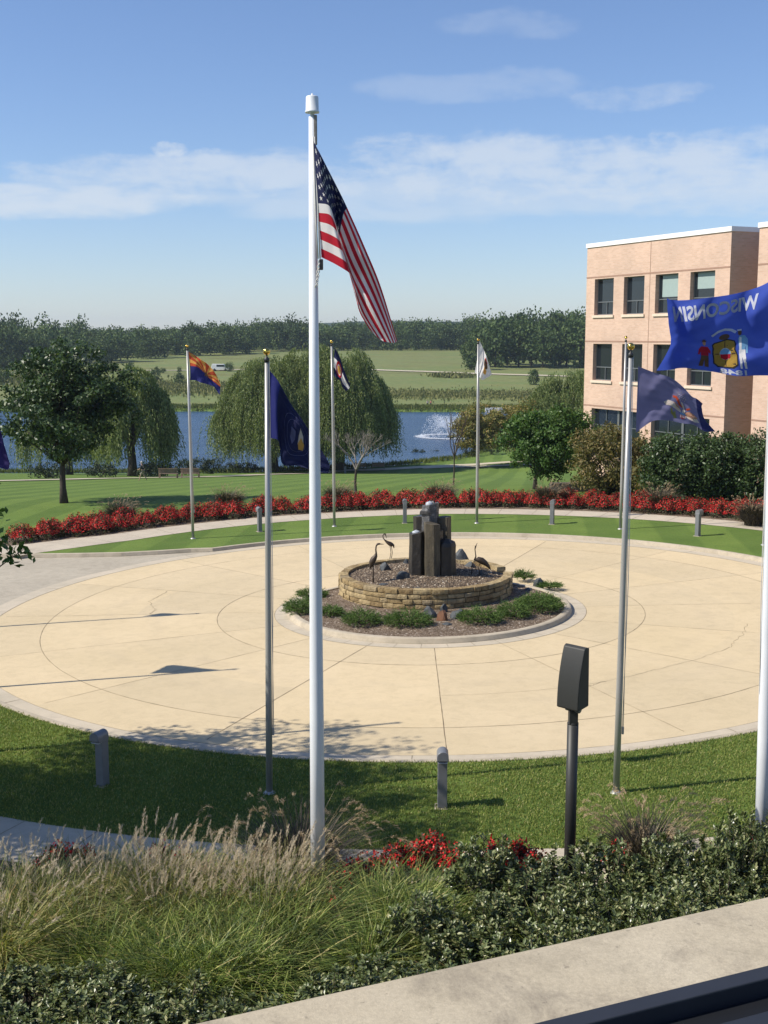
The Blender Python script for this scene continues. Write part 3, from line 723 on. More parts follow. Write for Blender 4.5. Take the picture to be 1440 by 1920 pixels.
p = at_ground(1230, 938); shrub('tall_shrub', 'bronze green shrub low behind the paired flagpoles', p, 2.6, 2.2, LM_BRONZE, 45, 90, 60, .17, .4)
mb = MB()
p = at_ground(1110, 921); mb.box((0, 0, .2), (4.6, .5, .55), R_(5)); o = mb.build('low_wall', plain('dark_retaining_stone', (.07, .06, .05), .9, var=.4)); o.location = p; tag(o, 'low dark landscape wall at the foot of the corner shrub', 'wall')
# bare trees
def bare(name, label, p, h, r, n, seed, spread, mat):
    root = thing(name, label, 'tree', p); rnd = random.Random(seed); mb = MB(); tw = MB()
    def grow(b, d, L, rad, lv, mbx):
        e = b+d*L; mid = b.lerp(e, .5)+Vector((rnd.uniform(-1, 1), rnd.uniform(-1, 1), 0))*L*.06
        mbx.tube([b, mid, e], [rad, rad*.85, rad*.68], 6 if lv < 2 else 3, cap=False)
        if lv >= n: return
        for k in range(3 if lv else 5):
            a = rnd.uniform(0, 6.28); s = spread*rnd.uniform(.5, 1.2); nd = (d+Vector((math.cos(a), math.sin(a), rnd.uniform(-.1, .45)))*s).normalized()
            grow(b.lerp(e, rnd.uniform(.75, 1) if lv else .97), nd, L*rnd.uniform(.58, .82), rad*.58, lv+1, tw)
    grow(Vector((0, 0, -.1)), Vector((0.02, 0, 1)), h*.30, r, 0, mb)
    mb.build('trunk', BARKD, root); tw.build('twigs', mat, root); return root
p = at_ground(667, 924); bare('bare_tree', 'leafless grey tree with fine twigs on the lawn in front of the willow', p, 4.9, .10, 5, 8, .62, BARKP)
p = at_ground(850, 910); o = bare('bare_sapling', 'thin dark leafless sapling in front of the lake fountain', p, 7.2, .07, 3, 5, .35, BARKD)

# lakeshore growth
mb_pts = []
def reeds(name, uvs, n, h, mat, spread=1.2, far=False, w=.06):
    Ps = []
    for i in range(n):
        t = random.random()*(len(uvs)-1); k = int(t); f = t-k; a, b_ = uvs[k], uvs[k+1]; Ps.append((a[0]+(b_[0]-a[0])*f, a[1]+(b_[1]-a[1])*f))
    P = np.array([(x+random.gauss(0, spread), y+random.gauss(0, spread), 0) for x, y in Ps]); P[:, 2] = zt(P[:, 0], P[:, 1])+LIFT
    P[:, 2] = np.maximum(P[:, 2], WATER)
    D = np.array([0, 0, 1])+RNG.normal(size=P.shape)*.22; N = unit(len(P)); N[:, 2] *= .2
    V = leaf_quads(P, h*(.5+.7*RNG.random(len(P))), w, N, D); return link(name, quads_mesh(name, V, [mat]), kind='stuff')
reeds('shore_reeds', [(x, float(near_shore(x))-1.2) for x in np.linspace(-62, 34, 30)], 9000, .8, LM_REED, .9, w=.12)
reeds('far_shore_reeds', [(-140, FAR+3), (50, FAR+3)], 14000, 1.0, LM_REED, 2.6, w=.35)
for i, (u, v, w, h) in enumerate(((372, 889, 3.4, 2.2), (398, 889, 3.0, 2.5), (344, 890, 2.8, 1.9), (300, 893, 3.0, 1.6), (275, 894, 3.0, 1.5), (437, 887, 4.2, 1.5), (462, 885, 4, 1.6), (755, 862, 2.6, 1.5), (782, 861, 3.2, 1.9), (815, 859, 2.4, 1.4), (880, 856, 3.6, 2.4), (90, 897, 4, 1.6), (190, 895, 4, 1.6), (620, 872, 5, 1.5), (920, 852, 4, 2.2))):
    p = at_ground(u, v); shrub('shore_shrub', 'small dark shrub growing at the near edge of the lake', p, w, h, LM_SHORE, 60+i, 34, 34, .24, .4, group='dark shrubs along the near shore of the lake')

# ---------------------------------------------------------------- far fields and woods
def far_tree_mesh(seed, n, L, mat, flat=.85, shell=.5, clumps=26, cr=.24, low=0.0):
    P, N, k = crown_points(clumps, n//clumps, (0, 0, .50), (.42, .42, .50), cr, flat, shell, seed)
    P = P[P[:, 2] > low]; N = unit(len(P))*.9+np.array([0, 0, .35]); N /= np.linalg.norm(N, axis=1, keepdims=True)
    V = leaf_quads(P, L, L*.75, N); return V
protoV = [far_tree_mesh(100+i, 1250, .072, None, clumps=50, cr=.17) for i in range(7)]
def wood(name, rows, mat=LM_WOOD, thin=1.0):
    "a wood that reads as one mass: many crowns of leaf clumps in one object"
    Vs = []
    for (x, y, h, w) in rows:
        V = protoV[random.randrange(7)]; a = random.random()*6.28; c, s = math.cos(a), math.sin(a)
        V = V[RNG.random(len(V)) < thin]
        x0 = (V[..., 0]*c-V[..., 1]*s)*w+x; y0 = (V[..., 0]*s+V[..., 1]*c)*w+y; z0 = V[..., 2]*h*1.0+Z(x, y)-.02*h
        Vs.append(np.stack([x0, y0, z0], -1))
    V = np.concatenate(Vs); return link(name, quads_mesh(name, V, [mat]), kind='stuff')
def edge_y(u): return float(np.interp(u, [-80, 0, 200, 330, 420, 520, 690, 870, 1000, 1100, 1500], [500, 520, 570, 640, 640, 690, 715, 720, 640, 600, 560]))
rows = []
for r in range(5):
    u = -110
    while u < 1560:
        y = edge_y(u)+r*26+random.uniform(-9, 9); x = (u-720)/FPX*y; h = random.uniform(12.5, 18)*(1 if u > 380 else 1.05); w = h*random.uniform(.75, 1.05); h *= float(np.interp(u, [0, 100, 230, 330, 500, 600, 700, 800, 900, 1090], [1.18, 1.1, .84, .88, 1.08, .95, .98, 1.05, 1.2, 1.2]))*random.choice((1, 1, .9, 1.12))
        if r == 0: h *= .9
        if not 1110 < u < 1330: rows.append((x, y, h, w))
        u += w*.62/y*FPX
wood('distant_woodland', rows)
rows = []
for i in range(420):
    u = random.uniform(-100, 1120); y = random.uniform(860, 1500); rows.append(((u-720)/FPX*y, y, random.uniform(12, 17), random.uniform(18, 26)))
wood('distant_woodland', rows, thin=.55)
# nearer grove right of the meadow, tree by tree
FT = []
def far_tree(label, x, y, h, w, group=None, mat=LM_WOOD2):
    if len(FT) < 5:
        root = thing('field_tree', label, 'tree', (x, y, Z(x, y)), 0, group)
        V = far_tree_mesh(200+len(FT), 1300, .075, mat, clumps=44, cr=.17)
        link('crown', quads_mesh('crown', V*np.array([1, 1, 1]), [mat]), root); mb = MB(); mb.tube([(0, 0, -.03), (0.01, 0, .25), (0, .01, .5)], [.028, .02, .012], 6); mb.build('trunk', BARKD, root); FT.append(root); root.scale = (w, w, h); root['label'] = label; return root
    return dup(FT[random.randrange(5)], (x, y, Z(x, y)-.3), random.random()*6.28, (w, w, h), label, group)
GL = 'broad green tree in the grove at the right end of the meadow'
for i, (u, v, hp) in enumerate(((884, 694, 62), (905, 688, 78), (928, 689, 84), (950, 684, 90), (972, 688, 84), (996, 686, 88), (1018, 690, 80), (1040, 686, 86), (1062, 688, 84), (1086, 690, 90), (915, 676, 84), (962, 674, 88), (1005, 675, 90), (1050, 674, 92), (1080, 676, 92), (1108, 688, 90))):
    p = G(u, v); h = hp*p.y/FPX; far_tree(GL, p.x, p.y, h, h*random.uniform(.75, .95), 'trees of the grove at the right end of the meadow')
for i, (u, v, hp, lab) in enumerate(((292, 718, 30, 'small open round tree standing alone in the meadow left of the striped sunburst flag'), (245, 698, 22, 'bushy green tree at the meadow road above the dark willow'), (336, 722, 24, 'ragged bush in the meadow beside the pole of the sunburst flag'), (14, 694, 36, 'dark tree at the meadow edge at the far left'), (30, 692, 32, 'dark tree second from the left edge of the meadow'), (6, 722, 34, 'grey green bush by the water at the far left'), (430, 697, 20, 'small conical tree on the meadow right of the white van'), (306, 700, 12, 'tiny sapling in the upper meadow'), (336, 698, 12, 'slender sapling beside the flagpole in the upper meadow'), (1000, 722, 32, 'rounded bush behind the small pale willow'), (500, 690, 10, 'tiny bush high in the meadow behind the willow'))):
    p = G(u, v); h = hp*p.y/FPX; far_tree(lab, p.x, p.y, h, h*random.uniform(.8, 1.05))
# rough strips and brush in the meadow
LM_BRUSH = leafmat('meadow_brush', [(0, (.11, .125, .045)), (.5, (.17, .18, .070)), (1, (.24, .23, .10))], .8, .15, .1)
g = [G(u, v) for u, v in ((560, 738), (720, 740.5), (870, 742), (980, 743), (1080, 742))]; reeds('tall_meadow_grass', [(p.x, p.y) for p in g], 9000, .9, LM_BRUSH, 9, w=.5)
g = [G(u, v) for u, v in ((270, 728), (330, 730), (440, 733), (560, 738))]; reeds('tall_meadow_grass', [(p.x, p.y) for p in g], 6000, 1.2, LM_BRUSH, 12, w=.6)
g = [G(u, v) for u, v in ((-40, 712), (60, 716), (180, 722), (270, 728))]; reeds('tall_meadow_grass', [(p.x, p.y) for p in g], 6000, 1.5, LM_BRUSH, 12, w=.6)
g = [G(u, v) for u, v in ((828, 707), (868, 708))]; reeds('rough_brush', [(p.x, p.y) for p in g], 1200, 1.6, LM_BRUSH, 2.5, w=.8)

# ---------------------------------------------------------------- island: mulch, stone ring, gravel, basalt fountain
ICX, ICY, IZ = 1.38, 39.8, .16
def mulch_z(x, y, r):
    d = max(0, 4.2-math.hypot(x-CX, y-CY)); return Z(x, y)+.11+min(.07, d*.08)+.02*noise.noise(Vector((x*1.7, y*1.7, 0)))
V = []; F = []; n = 96; nr = 14
for k in range(nr+1):
    for i in range(n):
        r = 4.22*k/nr; x, y = CX+r*math.cos(i*2*math.pi/n), CY+r*math.sin(i*2*math.pi/n); V.append((x, y, mulch_z(x, y, r)))
for k in range(nr):
    for i in range(n): F.append((k*n+i, (k+1)*n+i, (k+1)*n+(i+1) % n, k*n+(i+1) % n))
me = bpy.data.meshes.new('island_mulch'); me.from_pydata(V, [], F); me.materials.append(MULCH); link('island_mulch_bed', me, kind='structure')
m = M('buff_limestone'); cc = m.ramp(m.island(), [(0, (.27, .19, .10)), (.4, (.42, .32, .175)), (.75, (.52, .41, .24)), (1, (.36, .29, .19))])
cc = m.mix(1, cc, m.ramp(m.noise(7, 6, .7), [(.3, (.48, .45, .40)), (.6, (1.1, 1.08, 1.0))]), 'MULTIPLY'); m.col(cc).set(.9, 0, .2); m.bump(m.noise(16, 5, .7), 1.0, .06); LIME = m.m
RW = 2.86
def ring_wall():
    mb = MB(); rnd = random.Random(4); z = IZ-.12; courses = [.165, .15, .16, .15, .165]; top = None
    for ci, hgt in enumerate(courses):
        a = rnd.random()
        while a < 2*math.pi+.0:
            w = rnd.uniform(.24, .62)/RW; a2 = a+w
            jr = rnd.uniform(-.035, .03); ro = RW+jr; ri = RW-.30; hz = hgt-.018+rnd.uniform(-.006, .004); seg = 4; vs = []
            dz = rnd.uniform(-.004, .004); g = .008/RW
            for i in range(seg+1):
                t = a+g+(a2-a-2*g)*i/seg
                wob = .018*noise.noise(Vector((t*9, ci*3, 0))); edge = .02 if i in (0, seg) else 0
                for (r, zz) in ((ri, z), (ro-edge*.4+wob-.004, z+.006), (ro-edge*.4+wob+.004, z+hz*.5), (ro-edge*.4+wob-.003, z+hz-.008), (ro-.02, z+hz+dz), (ri, z+hz+dz)): vs.append((ICX+r*math.cos(t), ICY+r*math.sin(t), zz+Z(ICX+r*math.cos(t), ICY)*.5))
            fs = []
            for i in range(seg):
                for k in range(6): fs.append((i*6+k, i*6+(k+1) % 6, (i+1)*6+(k+1) % 6, (i+1)*6+k))
            fs += [tuple(range(6)), tuple(seg*6+k for k in range(6))[::-1]]
            mb.add(vs, fs, 0); a = a2
            if a > 2*math.pi-.1+rnd.random()*.0: break
        z += hgt
    o = mb.build('stone_ring_wall', LIME); tag(o, 'circular dry-laid buff limestone wall in the middle of the turning circle', 'stone wall'); return z
ZW = ring_wall(); GZ = ZW-.13
def gz(x, y):
    d = math.hypot(x-ICX, y-ICY); return GZ+.16*max(0, 1-(d/2.5)**2)+.015*noise.noise(Vector((x*3, y*3, 0)))
V = []; F = []; n = 72; nr = 12
for k in range(nr+1):
    for i in range(n):
        r = 2.62*k/nr; x, y = ICX+r*math.cos(i*2*math.pi/n), ICY+r*math.sin(i*2*math.pi/n); V.append((x, y, gz(x, y)))
for k in range(nr):
    for i in range(n): F.append((k*n+i, (k+1)*n+i, (k+1)*n+(i+1) % n, k*n+(i+1) % n))
me = bpy.data.meshes.new('gravel_bed'); me.from_pydata(V, [], F); me.materials.append(GRAVEL); link('gravel_bed', me, kind='structure')
# loose pebbles and chips, beyond counting
def scatter(name, n, rmax, cx, cy, zf, s, mat, rmin=0, flat=.6):
    r = np.sqrt(RNG.random(n)*(rmax**2-rmin**2)+rmin**2); a = RNG.random(n)*6.283; x = cx+r*np.cos(a); y = cy+r*np.sin(a); z = np.array([zf(p, q) for p, q in zip(x, y)])
    o = np.array([[1, 0, 0], [0, 1, 0], [-1, 0, 0], [0, -1, 0], [0, 0, 1], [0, 0, -1]], float)*np.array([1, .8, flat])
    sz = s*(.5+RNG.random(n))[:, None, None]; ang = RNG.random(n)*6.283; c, sn = np.cos(ang), np.sin(ang)
    O = np.repeat(o[None], n, 0); X = O[..., 0]*c[:, None]-O[..., 1]*sn[:, None]; Y = O[..., 0]*sn[:, None]+O[..., 1]*c[:, None]
    V = np.stack([X, Y, O[..., 2]], -1)*sz+np.stack([x, y, z], 1)[:, None, :]
    f = np.array([[0, 1, 4], [1, 2, 4], [2, 3, 4], [3, 0, 4], [1, 0, 5], [2, 1, 5], [3, 2, 5], [0, 3, 5]]); F = (np.arange(n)[:, None, None]*6+f).reshape(-1, 3)
    link(name, mesh_from_arrays(name, V.reshape(-1, 3), F, [mat]), kind='stuff')
m = M('pebbles'); m.col(m.ramp(m.island(), [(0, (.035, .025, .016)), (.35, (.095, .064, .038)), (.7, (.18, .125, .075)), (.93, (.31, .24, .16)), (1, (.55, .48, .37))])).set(.6, 0, .4)
scatter('gravel_pebbles', 9000, 2.58, ICX, ICY, gz, .035, m.m)
m = M('bark_chips'); m.col(m.ramp(m.island(), [(0, (.07, .048, .03)), (.4, (.14, .10, .068)), (.8, (.25, .195, .145)), (1, (.42, .36, .29))])).set(.9, 0, .2)
scatter('bark_chips', 12000, 4.15, CX, CY, lambda x, y: mulch_z(x, y, 0), .032, m.m, rmin=1.5, flat=.3)
m = M('wet_basalt'); n1 = m.noise(6, 6, .7, stretch=(1, 1, .35)); m.col(m.ramp(n1, [(.3, (.010, .009, .008)), (.55, (.028, .024, .019)), (.75, (.075, .058, .036))])).set(m.rng(n1, .3, .7, .28, .6), 0, .5); m.bump(m.noise(13, 6, .7), .7, .03); BAS = m.m
m = M('ochre_basalt'); n1 = m.noise(5, 6, .7, stretch=(1, 1, .3)); m.col(m.ramp(n1, [(.3, (.035, .030, .022)), (.55, (.085, .070, .044)), (.78, (.19, .155, .10))])).set(.65, 0, .4); m.bump(m.noise(13, 6, .7), .7, .03); BASO = m.m
m = M('lichened_grey_rock'); n1 = m.noise(7, 6, .75); m.col(m.ramp(n1, [(.3, (.035, .036, .037)), (.55, (.10, .10, .10)), (.72, (.33, .33, .33))])).set(.6); m.bump(m.noise(15, 6, .7), .9, .04); BASG = m.m
DROCK = plain('slate_boulder', (.055, .062, .066), .65, var=.5, scale=6, bump=.7)
RROCK = plain('rust_boulder', (.20, .095, .05), .75, var=.4, scale=6, bump=.6)
PROCK = plain('pale_boulder', (.24, .24, .25), .75, var=.3, scale=6, bump=.6)
FS = thing('basalt_fountain', 'cluster of dark wet upright basalt columns in the gravel of the stone ring', 'fountain', (ICX, ICY, GZ))
def column(x, y, h, r, nside, mat, seed, slant=.0, lean=(0, 0), top='flat', name='column', sq=1.0):
    rnd = random.Random(seed); a0 = rnd.random()*6.28; r *= 1.16; rr = [r*rnd.uniform(.86, 1.12) for _ in range(nside)]; aa = [a0+2*math.pi*(i+rnd.uniform(-.12, .12))/nside for i in range(nside)]
    vs = []; lv = 14
    for k in range(lv+1):
        t = k/lv; z = -.25+t*(h+.25); sc_ = 1-.05*t
        if top == 'round' and t > .86: sc_ *= math.sqrt(max(.05, 1-((t-.86)/.145)**2))
        for i in range(nside):
            w = 1+.05*noise.noise(Vector((i*2.3, z*2.2, seed))); px_ = x+math.cos(aa[i])*rr[i]*sc_*w+lean[0]*t; py_ = y+math.sin(aa[i])*rr[i]*sc_*w*sq+lean[1]*t
            zz = z+(slant*(math.cos(aa[i])) if t > .93 else 0)+(.02*rnd.uniform(-1, 1) if k == lv else 0); vs.append((px_, py_, zz))
    fs = [(k*nside+i, k*nside+(i+1) % nside, (k+1)*nside+(i+1) % nside, (k+1)*nside+i) for k in range(lv) for i in range(nside)]+[tuple(lv*nside+i for i in range(nside))]
    mb = MB(); mb.add(vs, fs); return mb.build(name, mat, FS, bevel=.012, seg=1)
def fx(u): return (u-720)/FPX*39.3-ICX
column(fx(785)-.01, -.35, 1.54, .29, 6, BAS, 1, .05)
column(fx(812), -.60, 1.86, .225, 6, BASO, 2, -.03, (-.02, 0))
column(fx(840), -.40, 1.32, .31, 7, BAS, 3, 0, top='round')
column(fx(806), -.02, 2.40, .27, 6, BASG, 4, .06, (0.03, .05))
column(fx(835), .10, 1.98, .22, 5, BASO, 5, .02)
column(fx(795)-.05, .25, 2.0, .24, 6, BAS, 6, .04)
column(fx(818), -.28, 1.55, .25, 6, BAS, 7, .04)
m = M('white_water'); m.col((.42, .45, .48)).set(.2, 0, .5); WWAT = m.m
def water_sheet(name, cx, cy, z, r, h, seed):
    "a thin film of water domed over a column top and running down its face"
    mb = MB(); rnd = random.Random(seed); vs = []; n = 14; lv = 6
    for k in range(lv+1):
        t = k/lv
        for i in range(n):
            a = 2*math.pi*i/n; q = r*(min(1, t*2.2) if t < .45 else 1.04+.05*rnd.random()); zz = z+.05*(1-min(1, t*2.2))+rnd.uniform(-.008, .008)-(0 if t < .45 else h*(t-.45)/.55*(.35+.65*rnd.random())); vs.append((cx+q*math.cos(a), cy+q*math.sin(a), zz))
    mb.add(vs, [(k*n+i, k*n+(i+1) % n, (k+1)*n+(i+1) % n, (k+1)*n+i) for k in range(lv) for i in range(n)], 0, True); return mb.build(name, WWAT, FS)
water_sheet('water_film', fx(785)-.06, -.35, 1.56, .13, .10, 1); water_sheet('water_film', fx(806)+.02, -.06, 2.47, .12, .22, 2)
rock('cap_stone', (fx(806)-.12, -.12, 2.18), (.24, .22, .22), BASG, 44, FS); rock('cap_stone', (fx(806)+.12, -.02, 2.38), (.17, .17, .16), BASG, 45, FS)
# boulders
def brock(u, v, size, mat, seed, label, z=None, rz=0):
    p = G(u, v); x, y = p.x, p.y
    if z == 'g':
        for _ in range(6): y = (EYE-gz(x, y))*y/(EYE-0+1e-6) if False else y
        d = ray(u, v); t = (GZ+.06-EYE)/d[2]; x, y = d[0]*t, d[1]*t; zz = gz(x, y)
    else:
        d = ray(u, v); t = (.22-EYE)/d[2]; x, y = d[0]*t, d[1]*t; zz = mulch_z(x, y, 0)
    o = rock('boulder', (x, y, zz+size[2]*.18), size, mat, seed, rz=rz); tag(o, label, 'rock'); return o
brock(721, 1071, (.30, .22, .30), DROCK, 1, 'dark grey boulder in the gravel beside the two upright cranes', 'g')
brock(757, 1088, (.27, .2, .24), DROCK, 2, 'low dark boulder in the gravel at the foot of the basalt columns', 'g', .4)
brock(784, 1105, (.30, .13, .12), DROCK, 3, 'flat dark slab lying just inside the front of the stone ring', 'g', .3)
brock(762, 1056, (.11, .1, .2), DROCK, 4, 'small pale banded stone just left of the basalt columns', 'g')
brock(869, 1052, (.34, .25, .48), DROCK, 5, 'peaked dark boulder right of the basalt columns behind the crouching crane', 'g')
brock(881, 1062, (.26, .22, .20), DROCK, 6, 'dark boulder at the base of the peaked one beside the crouching crane', 'g')
brock(902, 1078, (.13, .12, .17), DROCK, 7, 'small round grey stone below the crouching crane', 'g')
brock(720, 1095, (.22, .13, .06), DROCK, 8, 'flat stone half buried in the gravel left of the low dark boulder', 'g')
brock(807, 1157, (.25, .17, .36), DROCK, 10, 'dark slate boulder left of the rust coloured one below the stone ring')
brock(827, 1163, (.20, .15, .36), RROCK, 11, 'rust brown boulder in the group below the stone ring')
brock(855, 1159, (.30, .18, .36), DROCK, 12, 'dark faceted boulder right of the rust coloured one below the stone ring')
brock(832, 1147, (.14, .12, .26), DROCK, 13, 'tall dark stone against the wall behind the rust coloured one')
brock(838, 1171, (.22, .13, .08), DROCK, 14, 'flat dark slab in front of the rust coloured boulder')
brock(1013, 1100, (.27, .22, .26), DROCK, 15, 'black boulder in the mulch right of the stone ring', rz=.5)
brock(990, 1108, (.2, .12, .08), DROCK, 16, 'flat stone in the mulch between the stone ring and the black boulder')
# cranes
BRZ = plain('aged_bronze', (.060, .042, .028), .5, .35, .35, 20)
def crane(label, u, v, h, neck, body, legs, tailw=.04):
    d = ray(u, v); t = (GZ+.08-EYE)/d[2]; x, y = d[0]*t, d[1]*t
    root = thing('crane_statue', label, 'statue', (x, y, gz(x, y)))
    mb = MB(); mb.tube([Vector(p)*h for p, r in neck], [r*h for p, r in neck], 9); mb.build('body', BRZ, root)
    for lg in legs:
        mb = MB(); mb.tube([Vector(p)*h for p in lg], [.014*h, .011*h, .013*h, .010*h][:len(lg)], 5)
        f = Vector(lg[-1])*h
        for a in (-.6, 0, .6): mb.tube([f, f+Vector((-math.cos(a)*.08*h if body > 0 else math.cos(a)*.08*h, math.sin(a)*.08*h, .0))], [.010*h, .005*h], 4)
        mb.build('leg', BRZ, root)
    return root
# upright crane: bill to the right, body hanging to the left
crane('taller bronze crane statue at the left with its bill pointing right', 703, 1090, 1.30,
      [((.22, 0, .955), .005), ((.14, 0, .96), .012), ((.10, 0, .965), .026), ((.06, 0, .955), .026), ((.03, 0, .91), .018), ((.02, 0, .82), .018), ((.03, 0, .74), .022), ((.02, 0, .67), .045), ((-.03, 0, .59), .075), ((-.075, 0, .50), .075), ((-.10, 0, .42), .045), ((-.115, 0, .35), .012)], -1,
      [[(-.05, .03, .46), (-.045, .03, .25), (-.05, .03, .0)], [(-.04, -.03, .46), (-.03, -.03, .25), (-.035, -.03, .0)]])
crane('smaller bronze crane statue bending its curved neck towards the taller one', 731, 1046, .98,
      [((-.12, 0, .80), .006), ((-.14, 0, .88), .012), ((-.17, 0, .955), .028), ((-.21, 0, .965), .024), ((-.255, 0, .90), .018), ((-.245, 0, .82), .018), ((-.19, 0, .74), .024), ((-.10, 0, .66), .055), ((0, 0, .60), .082), ((.08, 0, .56), .072), ((.13, 0, .54), .04), ((.15, 0, .44), .012)], -1,
      [[(0, .03, .54), (.04, .03, .28), (-.01, .03, .0)], [(.05, -.03, .54), (.09, -.03, .28), (.04, -.03, .0)]])
crane('crouching bronze crane statue with upright thin neck at the right of the columns', 893, 1079, 1.05,
      [((.02, 0, 1.02), .006), ((-.01, 0, .96), .012), ((-.035, 0, .90), .026), ((-.05, 0, .82), .016), ((-.035, 0, .70), .016), ((-.02, 0, .60), .02), ((-.05, 0, .50), .05), ((.04, 0, .50), .085), ((.16, 0, .46), .105), ((.28, 0, .38), .085), ((.38, 0, .28), .05), ((.44, 0, .18), .014)], 1,
      [[(-.04, .03, .44), (-.13, .03, .40), (-.15, .03, .0)], [(.12, -.03, .40), (.06, -.03, .25), (.12, -.03, .0)]])
# spreading junipers
LM_JUN = leafmat('juniper_sprays', [(0, (.045, .085, .022)), (.5, (.085, .15, .036)), (1, (.16, .23, .062))], .7, .15, .15)
def juniper(u, v, w, d, h, seed, label):
    q = ray(u, v); t = (.2-EYE)/q[2]; x, y = q[0]*t, q[1]*t; z = mulch_z(x, y, 0)
    w *= 1.08; d *= 1.08; h *= 1.0; root = thing('juniper_shrub', label, 'shrub', (x, y, z)); g = np.random.default_rng(seed); n = int(420*w*d+140); Ps, Ds, Ls = [], [], []
    mb = MB()
    for i in range(n):
        a = g.random()*6.283; r = math.sqrt(g.random()); e = .25+.75*(1-r*r*.7); bx, by = r*math.cos(a)*w*.42, r*math.sin(a)*d*.42; bz = h*e*(.12+.88*g.random())
        dr = np.array([math.cos(a)*(.5+r), math.sin(a)*(.5+r), .55-.25*r])+g.normal(size=3)*.25; dr /= np.linalg.norm(dr)
        L = .20*(.7+.6*g.random())
        for k in range(9):
            s_ = np.array([bx, by, bz])+dr*L*k/8; Ps.append(s_); Ds.append(dr+g.normal(size=3)*.55); Ls.append(.075*(1.15-k/10))
    V = leaf_quads(np.array(Ps), np.array(Ls), .018, None, np.array(Ds)); link('foliage', quads_mesh('foliage', V, [LM_JUN]), root)
    for i in range(10):
        a = i*.63; mb.tube([(0, 0, -.03), (math.cos(a)*w*.2, math.sin(a)*d*.2, h*.35), (math.cos(a)*w*.4, math.sin(a)*d*.4, h*.45)], [.02, .014, .006], 4)
    mb.build('stems', BARK, root)
for i, a in enumerate(((563, 1140, .9, .95, .42, 'juniper at the left end of the island beside the kerb'), (585, 1113, .9, .5, .3, 'low juniper at the back left of the island'), (622, 1150, .6, .55, .26, 'small juniper just right of the tall white flagpole'), (679, 1168, 1.05, .8, .42, 'juniper at the front left of the island below the wall'), (765, 1172, 1.4, .85, .42, 'wide juniper at the front of the island left of the rust boulder'), (900, 1170, 1.2, .8, .42, 'juniper at the front of the island right of the rust boulder'), (962, 1160, .9, .8, .40, 'juniper between the right front juniper and the large right one'), (1010, 1147, 1.4, 1.25, .45, 'largest juniper at the right end of the island'), (983, 1086, .6, .4, .28, 'little juniper tuft beside the right side of the stone ring'), (1030, 1103, .7, .4, .12, 'flat sparse juniper at the back right of the island'))):
    juniper(*a[:2], *a[2:5], 300+i, a[5])
m = M('white_plastic'); m.col((.8, .8, .8)).set(.4)
for i, u in enumerate((977, 983)):
    q = ray(u, 1081); t = (.25-EYE)/q[2]; mb = MB(); mb.lathe((0, 0, 0), [(.004, -.1), (.012, 0), (.02, .10), (.012, .16), (.004, .18)], 8); o = mb.build('garden_stake', m.m); o.location = (q[0]*t, q[1]*t, .25); tag(o, ('left' if i == 0 else 'right')+' one of two small white stakes beside the right edge of the stone ring', 'stake')

# ---------------------------------------------------------------- bollards
GREYM = plain('grey_painted_metal', (.20, .205, .21), .45, .2, .12, 5)
LENS = plain('frosted_lens', (.55, .56, .55), .35, var=.05)
def make_bollard():
    root = thing('bollard_light', '', 'bollard')
    mb = MB(); mb.box((0, 0, .46), (.20, .17, .98)); mb.build('post', GREYM, root, bevel=.008, seg=1)
    # arched head whose barrel points outward (+X)
    mb = MB(); n = 12; prof = [(-.103, .90)]+[(-.103*math.cos(math.pi*k/n), 1.0+.10*math.sin(math.pi*k/n)) for k in range(n+1)]+[(.103, .90)]
    vs = []
    for x, dz in ((-.088, 0), (.17, 0), (.235, .03)): vs += [(x, y, z if z > .95 else z+dz) for y, z in prof]
    w = len(prof); fs = [(i*w+k, i*w+(k+1) % w, (i+1)*w+(k+1) % w, (i+1)*w+k) for i in range(2) for k in range(w)]+[tuple(range(w))[::-1], tuple(2*w+k for k in range(w))]
    vs = [(y if False else x, y, z) for x, y, z in vs]; mb.add(vs, fs); mb.build('head', GREYM, root, bevel=.005, seg=1)
    mb = MB(); mb.box((.16, 0, .893), (.11, .17, .012)); mb.build('lens', LENS, root)
    mb = MB(); mb.box((0, 0, -.015), (.30, .27, .05)); mb.build('footing', KERB, root)
    return root
bol = make_bollard()
for i, (u, v, lab) in enumerate(((193, 1472, 'grey bollard light in the tree shade on the near lawn at the left'), (829, 1513, 'grey bollard light with rounded head on the near lawn in the middle'), (487, 997, 'grey bollard light on the far lawn beside the thin flagpole with gold ball'), (759, 981, 'grey bollard light on the far lawn just left of the fountain columns'), (1035, 983, 'grey bollard light on the far lawn left of the paired flagpoles'), (1308, 1005, 'grey bollard light on the far lawn at the right with its head turned right'))):
    p = G(u, v, LIFT); a = math.atan2(p.y-CY, p.x-CX)
    # post is turned so the narrow barrel end faces away from the circle
    o = bol if i == 0 else dup(bol, p, a, label=lab, group='bollard lights round the turning circle')
    o.location = p; o.rotation_euler = (0, 0, a); o['label'] = lab; o['group'] = 'bollard lights round the turning circle'

